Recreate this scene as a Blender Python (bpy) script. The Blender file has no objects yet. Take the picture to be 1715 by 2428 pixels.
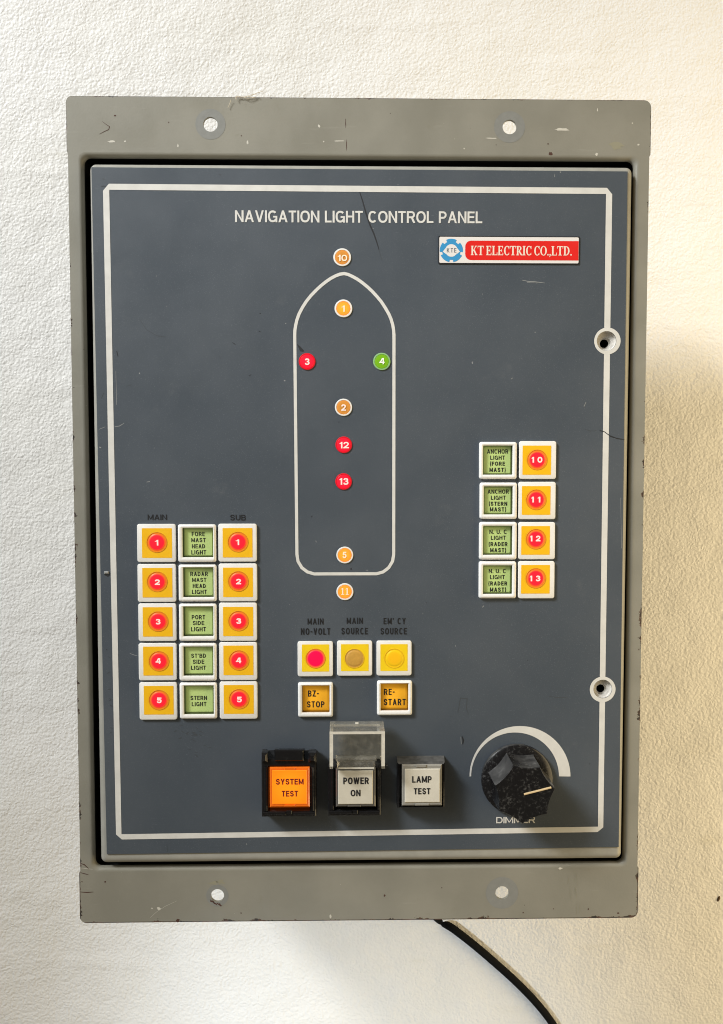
import bpy, math, random
from mathutils import Vector, Matrix
from mathutils.geometry import tessellate_polygon
random.seed(7)
PI = math.pi
SC = bpy.context.scene
COL = SC.collection

# ------------------------------------------------------------------ camera
CAM = Vector((-0.0078159, -0.447, 0.0272927))
PITCH, YAW, ROLL = -0.05275163, -0.01868099, -0.00010072
FPX, CX, CY = 2100.0, 857.5, 1214.0          # focal length and centre in photo pixels (1715 x 2428)
cp, sp, cw, sw = math.cos(PITCH), math.sin(PITCH), math.cos(YAW), math.sin(YAW)
FW = Vector((-sw * cp, cw * cp, sp)); RT = Vector((cw, sw, 0)); UP = RT.cross(FW)
_r, _u = RT.copy(), UP.copy()
RT = math.cos(ROLL) * _r + math.sin(ROLL) * _u
UP = -math.sin(ROLL) * _r + math.cos(ROLL) * _u
cd = bpy.data.cameras.new('camera'); cam = bpy.data.objects.new('camera', cd); COL.objects.link(cam)
m = Matrix((RT, UP, -FW)).transposed().to_4x4(); m.translation = CAM
cam.matrix_world = m
cd.sensor_fit = 'VERTICAL'; cd.sensor_height = 24.0; cd.lens = FPX / 2428.0 * 24.0
cd.clip_start = 0.01; cd.clip_end = 20.0
SC.camera = cam
SC.render.resolution_x, SC.render.resolution_y = 723, 1024

# ------------------------------------------------------------------ light
W = bpy.data.worlds.new('World'); SC.world = W; W.use_nodes = True
bg = W.node_tree.nodes['Background']
bg.inputs[0].default_value = (1.0, 0.85, 0.62, 1); bg.inputs[1].default_value = 0.17
SC.view_settings.view_transform = 'Standard'; SC.view_settings.look = 'None'
SC.view_settings.exposure = 0.0; SC.view_settings.gamma = 1.0; SC.view_settings.use_curve_mapping = False
SC.cycles.max_bounces = 8; SC.cycles.transparent_max_bounces = 16; SC.cycles.caustics_refractive = False
SC.cycles.use_denoising = True; SC.cycles.filter_width = 1.05

def aim(o, target):
    d = Vector(target) - o.location
    o.rotation_euler = d.to_track_quat('-Z', 'Y').to_euler()

def area(name, loc, target, sx, sy, energy, color):
    l = bpy.data.lights.new(name, 'AREA'); l.shape = 'RECTANGLE'; l.size = sx; l.size_y = sy
    l.energy = energy; l.color = color
    o = bpy.data.objects.new(name, l); COL.objects.link(o); o.location = loc; aim(o, target); return o

def spot(name, loc, target, deg, blend, energy, color, radius):
    l = bpy.data.lights.new(name, 'SPOT'); l.spot_size = math.radians(deg); l.spot_blend = blend
    l.energy = energy; l.color = color; l.shadow_soft_size = radius
    o = bpy.data.objects.new(name, l); COL.objects.link(o); o.location = loc; aim(o, target); return o

spot('key_lamp', (-2.086, -1.48, 2.104), (0.02, 0.05, 0.115), 15.8, 0.24, 605, (0.98, 0.98, 0.97), 0.42)
area('soft_fill', (-0.85, -0.75, 0.75), (0, 0, 0), 0.7, 0.7, 7, (0.88, 0.95, 1.0))  # added soft area light for broad highlights on knob, bezels and plate
spot('low_fill', (-0.22, -0.78, -0.66), (0.0, 0.12, -0.36), 25, 1.0, 22, (0.78, 0.89, 1.0), 0.05)  # added fill spot that brightens the wall below the panel
area('warm_lamp', (0.64, -0.17, -0.12), (0.18, 0.12, -0.10), 0.4, 0.9, 4.6, (1.0, 0.785, 0.45))

# ------------------------------------------------------------------ pixel -> point on the plane h metres in front of the frame
def P(px, py, h=0.0):
    d = FW + RT * ((px - CX) / FPX) - UP * ((py - CY) / FPX)
    t = (-h - CAM.y) / d.y
    return CAM + d * t

def crop(ox, oy, s):
    """photo pixel from a pixel of an enlarged detail"""
    return lambda x, y: (ox + x / s, oy + y / s)

def rect(x0, y0, x1, y1, h):
    """(cx, cz, w, hgt) of a pixel rectangle lying at height h"""
    c = P((x0 + x1) / 2, (y0 + y1) / 2, h)
    w = (P(x1, (y0 + y1) / 2, h) - P(x0, (y0 + y1) / 2, h)).length
    g = (P((x0 + x1) / 2, y1, h) - P((x0 + x1) / 2, y0, h)).length
    return c.x, c.z, w, g

MM = 0.001
OV = 4.0 * MM          # height of the printed faceplate

# ------------------------------------------------------------------ materials
def node(nt, t, **kw):
    n = nt.nodes.new(t)
    for k, v in kw.items(): setattr(n, k, v)
    return n

def lin(r, g, b):
    f = lambda c: (c / 255 / 12.92) if c <= 10 else ((c / 255 + 0.055) / 1.055) ** 2.4
    return (f(r), f(g), f(b))

def mat(name, col, rough=0.5, metal=0.0, spec=0.5, emit=None, estr=0.0, var=0.0, vscale=60, bump=0.0, bscale=900, bdist=0.0002, coat=0.0):
    M = bpy.data.materials.new(name); M.use_nodes = True; nt = M.node_tree
    b = nt.nodes['Principled BSDF']
    b.inputs['Base Color'].default_value = (*col, 1); b.inputs['Roughness'].default_value = rough
    b.inputs['Metallic'].default_value = metal; b.inputs['Specular IOR Level'].default_value = spec
    b.inputs['Coat Weight'].default_value = coat; b.inputs['Coat Roughness'].default_value = 0.08
    if emit:
        b.inputs['Emission Color'].default_value = (*emit, 1); b.inputs['Emission Strength'].default_value = estr
    tc = node(nt, 'ShaderNodeTexCoord')
    if var:
        n = node(nt, 'ShaderNodeTexNoise'); n.inputs['Scale'].default_value = vscale; n.inputs['Detail'].default_value = 6
        n.inputs['Roughness'].default_value = 0.65
        nt.links.new(tc.outputs['Object'], n.inputs['Vector'])
        r = node(nt, 'ShaderNodeMapRange'); r.inputs['From Min'].default_value = 0.25; r.inputs['From Max'].default_value = 0.75
        r.inputs['To Min'].default_value = 1 - var; r.inputs['To Max'].default_value = 1 + var
        nt.links.new(n.outputs['Fac'], r.inputs['Value'])
        mx = node(nt, 'ShaderNodeVectorMath', operation='SCALE'); mx.inputs[0].default_value = col
        nt.links.new(r.outputs[0], mx.inputs['Scale']); nt.links.new(mx.outputs[0], b.inputs['Base Color'])
        r2 = node(nt, 'ShaderNodeMapRange'); r2.inputs['From Min'].default_value = 0.3; r2.inputs['From Max'].default_value = 0.7
        r2.inputs['To Min'].default_value = max(0.05, rough - 0.1); r2.inputs['To Max'].default_value = min(1, rough + 0.1)
        nt.links.new(n.outputs['Fac'], r2.inputs['Value']); nt.links.new(r2.outputs[0], b.inputs['Roughness'])
    if bump:
        n = node(nt, 'ShaderNodeTexNoise'); n.inputs['Scale'].default_value = bscale; n.inputs['Detail'].default_value = 3
        nt.links.new(tc.outputs['Object'], n.inputs['Vector'])
        bp = node(nt, 'ShaderNodeBump'); bp.inputs['Strength'].default_value = bump; bp.inputs['Distance'].default_value = bdist
        nt.links.new(n.outputs['Fac'], bp.inputs['Height']); nt.links.new(bp.outputs[0], b.inputs['Normal'])
    return M

def noise(nt, vec, scale, detail=4, rough=0.6, dist=0.0):
    n = node(nt, 'ShaderNodeTexNoise'); n.inputs['Scale'].default_value = scale; n.inputs['Detail'].default_value = detail
    n.inputs['Roughness'].default_value = rough; n.inputs['Distortion'].default_value = dist
    nt.links.new(vec, n.inputs['Vector']); return n.outputs['Fac']

def ramp(nt, val, a, b, lo=0.0, hi=1.0):
    r = node(nt, 'ShaderNodeMapRange'); r.interpolation_type = 'SMOOTHSTEP'
    r.inputs['From Min'].default_value = a; r.inputs['From Max'].default_value = b
    r.inputs['To Min'].default_value = lo; r.inputs['To Max'].default_value = hi
    nt.links.new(val, r.inputs['Value']); return r.outputs[0]

def math_(nt, op, a, b=None):
    n = node(nt, 'ShaderNodeMath', operation=op)
    for i, v in enumerate((a, b)):
        if v is None: continue
        if isinstance(v, (int, float)): n.inputs[i].default_value = v
        else: nt.links.new(v, n.inputs[i])
    return n.outputs[0]

def mix(nt, fac, a, b):
    n = node(nt, 'ShaderNodeMix', data_type='RGBA')
    if isinstance(fac, (int, float)): n.inputs[0].default_value = fac
    else: nt.links.new(fac, n.inputs[0])
    for i, v in ((6, a), (7, b)):
        if isinstance(v, tuple): n.inputs[i].default_value = (*v, 1)
        else: nt.links.new(v, n.inputs[i])
    return n.outputs[2]

# --- grey-olive enamel of the frame: blotches, specks, rust-dark chips along the outer edges
def make_frame_mat():
    M = mat('frame_enamel', (0.30, 0.285, 0.225), rough=0.45); nt = M.node_tree; b = nt.nodes['Principled BSDF']
    tc = node(nt, 'ShaderNodeTexCoord'); v = tc.outputs['Object']
    big = ramp(nt, noise(nt, v, 22, 5), 0.3, 0.7)
    c = mix(nt, big, (0.228, 0.221, 0.184), (0.270, 0.260, 0.217))
    sm = ramp(nt, noise(nt, v, 130, 6, 0.7), 0.58, 0.8)
    c = mix(nt, math_(nt, 'MULTIPLY', sm, 0.35), c, (0.20, 0.185, 0.13))
    mp = node(nt, 'ShaderNodeMapping'); mp.inputs['Scale'].default_value = (30, 1, 260)
    nt.links.new(v, mp.inputs['Vector'])
    st = ramp(nt, noise(nt, mp.outputs[0], 1.0, 5, 0.7), 0.6, 0.78)
    c = mix(nt, math_(nt, 'MULTIPLY', st, 0.25), c, (0.40, 0.39, 0.34))
    sp_ = ramp(nt, noise(nt, v, 420, 2, 0.5), 0.77, 0.785)
    c = mix(nt, math_(nt, 'MULTIPLY', sp_, 0.6), c, (0.5, 0.48, 0.42))
    mp2 = node(nt, 'ShaderNodeMapping'); mp2.inputs['Location'].default_value = (3.1, 0.7, 1.9); nt.links.new(v, mp2.inputs['Vector'])
    dk = ramp(nt, noise(nt, mp2.outputs[0], 380, 2, 0.5), 0.775, 0.79)
    c = mix(nt, math_(nt, 'MULTIPLY', dk, 0.8), c, (0.05, 0.035, 0.025))
    sep = node(nt, 'ShaderNodeSeparateXYZ'); nt.links.new(v, sep.inputs[0])
    ex = math_(nt, 'SUBTRACT', 0.14445, math_(nt, 'ABSOLUTE', sep.outputs[0]))
    ez = math_(nt, 'SUBTRACT', 0.20817, math_(nt, 'ABSOLUTE', sep.outputs[2]))
    e = math_(nt, 'MINIMUM', ex, ez)
    wear = ramp(nt, noise(nt, v, 95, 6, 0.75), 0.50, 0.80, 0.0004, 0.0046)
    low = ramp(nt, sep.outputs[2], 0.0, 0.22, 1.0, 0.35)      # the lower edges are the more chipped
    chip = math_(nt, 'LESS_THAN', e, math_(nt, 'MULTIPLY', wear, low))
    c = mix(nt, chip, c, mix(nt, ramp(nt, noise(nt, v, 300), 0.4, 0.65), (0.03, 0.027, 0.024), (0.11, 0.06, 0.04)))
    nt.links.new(c, b.inputs['Base Color'])
    nt.links.new(ramp(nt, noise(nt, v, 45, 5), 0.3, 0.7, 0.36, 0.56), b.inputs['Roughness'])
    bp = node(nt, 'ShaderNodeBump'); bp.inputs['Strength'].default_value = 0.35; bp.inputs['Distance'].default_value = 0.00012
    nt.links.new(math_(nt, 'SUBTRACT', noise(nt, v, 900, 3), math_(nt, 'MULTIPLY', chip, 1.5)), bp.inputs['Height'])
    nt.links.new(bp.outputs[0], b.inputs['Normal'])
    return M

# --- slate-blue faceplate film: fine grain, faint blotches and rubbed dusty zones
def make_plate_mat():
    M = mat('slate_film', (0.10, 0.12, 0.145), rough=0.42); nt = M.node_tree; b = nt.nodes['Principled BSDF']
    tc = node(nt, 'ShaderNodeTexCoord'); v = tc.outputs['Object']
    c = mix(nt, ramp(nt, noise(nt, v, 14, 5), 0.3, 0.7), (0.061, 0.076, 0.095), (0.076, 0.091, 0.110))
    g = ramp(nt, noise(nt, v, 2300, 2, 0.5), 0.60, 0.74)
    c = mix(nt, math_(nt, 'MULTIPLY', g, 0.30), c, (0.24, 0.26, 0.28))
    dust = ramp(nt, noise(nt, v, 38, 7, 0.72), 0.60, 0.85)
    c = mix(nt, math_(nt, 'MULTIPLY', dust, 0.22), c, (0.26, 0.26, 0.25))
    spk = ramp(nt, noise(nt, v, 337, 2, 0.5), 0.79, 0.80)
    c = mix(nt, math_(nt, 'MULTIPLY', spk, 0.7), c, (0.45, 0.45, 0.45))
    mp2 = node(nt, 'ShaderNodeMapping'); mp2.inputs['Location'].default_value = (1.1, 4.7, 2.9); nt.links.new(v, mp2.inputs['Vector'])
    dk = ramp(nt, noise(nt, mp2.outputs[0], 300, 2, 0.5), 0.78, 0.795)
    c = mix(nt, math_(nt, 'MULTIPLY', dk, 0.8), c, (0.02, 0.02, 0.025))
    nt.links.new(c, b.inputs['Base Color'])
    nt.links.new(ramp(nt, noise(nt, v, 25, 6), 0.3, 0.7, 0.36, 0.50), b.inputs['Roughness'])
    bp = node(nt, 'ShaderNodeBump'); bp.inputs['Strength'].default_value = 0.5; bp.inputs['Distance'].default_value = 0.00006
    nt.links.new(noise(nt, v, 1800, 2), bp.inputs['Height'])
    bp2 = node(nt, 'ShaderNodeBump'); bp2.inputs['Strength'].default_value = 0.5; bp2.inputs['Distance'].default_value = 0.0006
    nt.links.new(noise(nt, v, 26, 3), bp2.inputs['Height']); nt.links.new(bp.outputs[0], bp2.inputs['Normal'])
    nt.links.new(bp2.outputs[0], b.inputs['Normal'])
    return M

# --- white embossed foam sheet
def make_wall_mat():
    M = mat('embossed_white_foam', (0.82, 0.81, 0.78), rough=0.55, spec=0.35); nt = M.node_tree; b = nt.nodes['Principled BSDF']
    tc = node(nt, 'ShaderNodeTexCoord'); v = tc.outputs['Object']
    c = mix(nt, ramp(nt, noise(nt, v, 7, 5), 0.35, 0.75), (0.84, 0.835, 0.82), (0.79, 0.78, 0.745))
    mp = node(nt, 'ShaderNodeMapping'); mp.inputs['Scale'].default_value = (14, 1, 60); nt.links.new(v, mp.inputs['Vector'])
    st = ramp(nt, noise(nt, mp.outputs[0], 1.0, 5, 0.65), 0.58, 0.8)
    c = mix(nt, math_(nt, 'MULTIPLY', st, 0.30), c, (0.62, 0.59, 0.48))
    nt.links.new(c, b.inputs['Base Color'])
    w = node(nt, 'ShaderNodeVectorMath', operation='ADD')
    wn = node(nt, 'ShaderNodeTexNoise'); wn.inputs['Scale'].default_value = 260; wn.inputs['Detail'].default_value = 2; nt.links.new(v, wn.inputs['Vector'])
    ws = node(nt, 'ShaderNodeVectorMath', operation='SCALE'); ws.inputs['Scale'].default_value = 0.0032
    nt.links.new(wn.outputs['Color'], ws.inputs[0]); nt.links.new(v, w.inputs[0]); nt.links.new(ws.outputs[0], w.inputs[1])
    vo = node(nt, 'ShaderNodeTexVoronoi', feature='SMOOTH_F1'); vo.inputs['Scale'].default_value = 540; vo.inputs['Smoothness'].default_value = 0.6
    nt.links.new(w.outputs[0], vo.inputs['Vector'])
    hgt = math_(nt, 'ADD', math_(nt, 'MULTIPLY', vo.outputs['Distance'], -1.0), math_(nt, 'MULTIPLY', noise(nt, v, 400, 3, 0.55), 0.9))
    bp = node(nt, 'ShaderNodeBump'); bp.inputs['Strength'].default_value = 0.43; bp.inputs['Distance'].default_value = 0.0009
    nt.links.new(hgt, bp.inputs['Height'])
    bp2 = node(nt, 'ShaderNodeBump'); bp2.inputs['Strength'].default_value = 0.5; bp2.inputs['Distance'].default_value = 0.006
    mp3 = node(nt, 'ShaderNodeMapping'); mp3.inputs['Scale'].default_value = (7, 1, 55); nt.links.new(v, mp3.inputs['Vector'])
    crease = ramp(nt, noise(nt, mp3.outputs[0], 1.0, 2, 0.4), 0.52, 0.70)
    nt.links.new(math_(nt, 'ADD', noise(nt, v, 16, 3), math_(nt, 'MULTIPLY', crease, 0.07)), bp2.inputs['Height']); nt.links.new(bp.outputs[0], bp2.inputs['Normal'])
    nt.links.new(bp2.outputs[0], b.inputs['Normal'])
    return M

# --- dusty black bakelite
def make_bakelite(name, amount, scale=420):
    M = mat(name, (0.012, 0.012, 0.013), rough=0.3, spec=0.35); nt = M.node_tree; b = nt.nodes['Principled BSDF']
    tc = node(nt, 'ShaderNodeTexCoord'); v = tc.outputs['Object']
    d = ramp(nt, noise(nt, v, scale, 6, 0.7), 0.48, 0.78)
    d2 = ramp(nt, noise(nt, v, scale * 0.22, 3), 0.35, 0.7)
    f = math_(nt, 'MULTIPLY', math_(nt, 'MULTIPLY', d, d2), amount)
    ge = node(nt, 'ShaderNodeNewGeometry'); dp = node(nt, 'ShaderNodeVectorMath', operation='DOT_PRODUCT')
    nt.links.new(ge.outputs['True Normal'], dp.inputs[0]); dp.inputs[1].default_value = (-0.5, 0.0, 0.86)     # facet highlight painted in as paler grey on upper-left faces
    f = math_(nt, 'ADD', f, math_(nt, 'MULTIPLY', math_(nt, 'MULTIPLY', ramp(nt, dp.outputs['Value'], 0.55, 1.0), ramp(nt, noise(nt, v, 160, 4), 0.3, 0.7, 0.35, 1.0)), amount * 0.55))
    nt.links.new(mix(nt, f, (0.007, 0.007, 0.008), (0.20, 0.20, 0.195)), b.inputs['Base Color'])
    nt.links.new(ramp(nt, f, 0.0, 0.5, 0.24, 0.75), b.inputs['Roughness'])
    bp = node(nt, 'ShaderNodeBump'); bp.inputs['Strength'].default_value = 0.3; bp.inputs['Distance'].default_value = 0.0001
    nt.links.new(noise(nt, v, 700, 3), bp.inputs['Height']); nt.links.new(bp.outputs[0], b.inputs['Normal'])
    return M

# --- lit signal lens: glowing core fading to the film colour at its rim (light scattered under the film)
def make_lens(name, core, rim, core_e, rim_e, r_core, r_rim):
    M = mat(name, core, rough=0.35); nt = M.node_tree; b = nt.nodes['Principled BSDF']
    tc = node(nt, 'ShaderNodeTexCoord'); sep = node(nt, 'ShaderNodeSeparateXYZ'); nt.links.new(tc.outputs['Object'], sep.inputs[0])
    rr = math_(nt, 'SQRT', math_(nt, 'ADD', math_(nt, 'POWER', sep.outputs[0], 2.0), math_(nt, 'POWER', sep.outputs[2], 2.0)))
    f = ramp(nt, rr, r_core, r_rim)
    c = mix(nt, f, core, rim)
    nt.links.new(c, b.inputs['Base Color']); nt.links.new(c, b.inputs['Emission Color'])
    nt.links.new(ramp(nt, rr, r_core, r_rim, core_e, rim_e), b.inputs['Emission Strength'])
    return M

# --- clear acrylic
def make_clear(name, tint, gloss=0.06, lo=0.01, hi=0.06):
    M = bpy.data.materials.new(name); M.use_nodes = True; nt = M.node_tree
    nt.nodes.remove(nt.nodes['Principled BSDF']); out = nt.nodes['Material Output']
    tr = node(nt, 'ShaderNodeBsdfTransparent'); tr.inputs[0].default_value = (*tint, 1)
    gl = node(nt, 'ShaderNodeBsdfGlossy'); gl.inputs['Roughness'].default_value = 0.12
    df = node(nt, 'ShaderNodeBsdfDiffuse'); df.inputs[0].default_value = (0.86, 0.83, 0.74, 1)
    lw = node(nt, 'ShaderNodeLayerWeight'); lw.inputs['Blend'].default_value = 0.25
    tc = node(nt, 'ShaderNodeTexCoord')
    hz = ramp(nt, noise(nt, tc.outputs['Object'], 240, 6, 0.7), 0.4, 0.8, lo, hi)
    m1 = node(nt, 'ShaderNodeMixShader'); nt.links.new(hz, m1.inputs[0]); nt.links.new(tr.outputs[0], m1.inputs[1]); nt.links.new(df.outputs[0], m1.inputs[2])
    m2 = node(nt, 'ShaderNodeMixShader'); nt.links.new(math_(nt, 'ADD', math_(nt, 'MULTIPLY', lw.outputs['Fresnel'], 0.5), gloss), m2.inputs[0])
    nt.links.new(m1.outputs[0], m2.inputs[1]); nt.links.new(gl.outputs[0], m2.inputs[2])
    nt.links.new(m2.outputs[0], out.inputs[0]); return M

FRAME = make_frame_mat(); PLATE = make_plate_mat(); WALL = make_wall_mat()
HALO = mat('rubbed_paint', (0.226, 0.229, 0.214), 0.5, var=0.08, vscale=300)
BOX = mat('box_enamel', (0.22, 0.21, 0.17), 0.5, var=0.1)
DOORM = mat('door_enamel', (0.33, 0.325, 0.29), 0.38, var=0.10, vscale=120, bump=0.3, bdist=0.0001)
WHITE = mat('white_print', (0.67, 0.665, 0.635), 0.5, var=0.07, vscale=160)
BLACKP = mat('black_print', (0.012, 0.012, 0.014), 0.5)
BEZEL = mat('white_plastic', (0.83, 0.82, 0.785), 0.34, var=0.05, vscale=150)
BEZEL2 = mat('ivory_plastic', (0.84, 0.835, 0.81), 0.30, var=0.05, vscale=150)
YEL = mat('amber_yellow_film', (0.93, 0.51, 0.004), 0.5, var=0.05, vscale=120)
LEMON = mat('lemon_yellow_film', (0.93, 0.64, 0.006), 0.5, var=0.04, vscale=120)
RIMO = mat('pressed_ring', (0.70, 0.26, 0.015), 0.45)
RIML = mat('pressed_lemon_ring', (0.78, 0.46, 0.010), 0.45)
REDL = make_lens('lit_red_lens', (0.90, 0.012, 0.03), (0.88, 0.24, 0.012), 0.42, 0.05, 0.0033, 0.0047)
MAGL = make_lens('lit_magenta_lens', (0.90, 0.001, 0.055), (0.92, 0.20, 0.03), 0.55, 0.10, 0.0036, 0.0048)
AMBL = mat('unlit_amber_lens', (0.60, 0.33, 0.06), 0.5, var=0.12, vscale=700)
YELL = make_lens('lit_yellow_lens', (0.93, 0.50, 0.008), (0.93, 0.60, 0.008), 0.10, 0.02, 0.002, 0.0044)
DIGIT = mat('white_numeral', (0.85, 0.72, 0.66), 0.5, emit=(1, 0.72, 0.66), estr=0.22)
DIGITP = mat('pale_numeral', (0.88, 0.72, 0.56), 0.5, emit=(1, 0.75, 0.55), estr=0.2)
GREENP = mat('green_plate', (0.47, 0.60, 0.215), 0.35, emit=(0.47, 0.62, 0.2), estr=0.12, var=0.06, vscale=110)  # faint glow added to lift the unlit plate in its recess
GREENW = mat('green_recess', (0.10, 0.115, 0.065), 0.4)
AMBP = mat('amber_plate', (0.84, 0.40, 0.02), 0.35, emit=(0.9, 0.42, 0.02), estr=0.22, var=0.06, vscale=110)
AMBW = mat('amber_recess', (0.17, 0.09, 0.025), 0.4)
ORL = make_lens('lit_orange_lens', (0.92, 0.37, 0.025), (0.92, 0.30, 0.035), 0.40, 0.25, 0.001, 0.0038)
ORD = make_lens('unlit_orange_lens', (0.62, 0.27, 0.045), (0.72, 0.28, 0.05), 0.04, 0.10, 0.001, 0.0038)  # unlit lens given a faint glow of its own
REDR = make_lens('lit_red_round_lens', (0.90, 0.010, 0.04), (0.85, 0.006, 0.03), 0.38, 0.32, 0.001, 0.0036)
REDRIM = mat('red_rim', (0.62, 0.012, 0.022), 0.25, emit=(0.8, 0.015, 0.03), estr=0.14)
GRNL = mat('green_lens', (0.17, 0.42, 0.012), 0.3, emit=(0.2, 0.5, 0.01), estr=0.12)
GRNRIM = mat('pale_green_rim', (0.27, 0.50, 0.22), 0.3)
BLK = make_bakelite('dusty_black_plastic', 0.22, 300)
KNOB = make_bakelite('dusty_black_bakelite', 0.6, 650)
CAPO = mat('orange_cap', (0.66, 0.13, 0.006), 0.2, emit=(0.75, 0.12, 0.004), estr=0.24, coat=0.4)
INO = make_lens('lit_orange_plate', (1.0, 0.255, 0.006), (1.0, 0.21, 0.004), 0.62, 0.48, 0.002, 0.012)
CAPW = mat('clear_cap', (0.10, 0.095, 0.085), 0.15, coat=0.6)
INW = mat('ivory_plate', (0.62, 0.59, 0.50), 0.4, var=0.05, vscale=200)
CLEAR = make_clear('clear_acrylic', (1.0, 1.0, 0.985), 0.02, 0.05, 0.16)
EDGEGLINT = make_clear('painted_edge_glint', (0.92, 0.90, 0.82), 0.08, 0.7, 0.95)
DKRED = mat('dark_red_print', (0.16, 0.008, 0.012), 0.5)
BRASS = mat('ivory_pointer', (0.72, 0.56, 0.33), 0.4, var=0.1, vscale=500)
RED = mat('red_print', (0.74, 0.018, 0.014), 0.35, var=0.03)
BLUE = mat('blue_print', (0.045, 0.30, 0.60), 0.35)
NPW = mat('nameplate_white', (0.78, 0.755, 0.74), 0.3)
CREAM = mat('cream_lettering', (0.86, 0.73, 0.62), 0.4)
GREYP = mat('slate_lettering', (0.14, 0.17, 0.20), 0.4)
STEEL = mat('lock_metal', (0.62, 0.60, 0.56), 0.4, metal=0.1, var=0.2, vscale=300)
DARK = mat('dark_hollow', (0.006, 0.006, 0.006), 0.7)  # near-black colour puts deep shade into the door gap and lock hole
RUBBER = mat('black_cable_jacket', (0.006, 0.006, 0.006), 0.85, spec=0.10, var=0.2, vscale=200)
SCR = mat('scuff_and_dent_shade', (0.018, 0.02, 0.024), 0.6)
SCF = mat('faint_scuff_and_dent_shade', (0.055, 0.065, 0.075), 0.6)
SCL = mat('scratch_and_dent_edge', (0.30, 0.31, 0.31), 0.6)
SPECKW = mat('paint_fleck', (0.58, 0.56, 0.49), 0.6)
RUST = mat('rust_fleck', (0.07, 0.03, 0.02), 0.8)
STAIN = mat('olive_stain', (0.275, 0.262, 0.19), 0.6)
FIB = mat('straw_fibre', (0.62, 0.55, 0.42), 0.7)
BROWN = mat('brown_speck', (0.10, 0.06, 0.03), 0.8)

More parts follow.
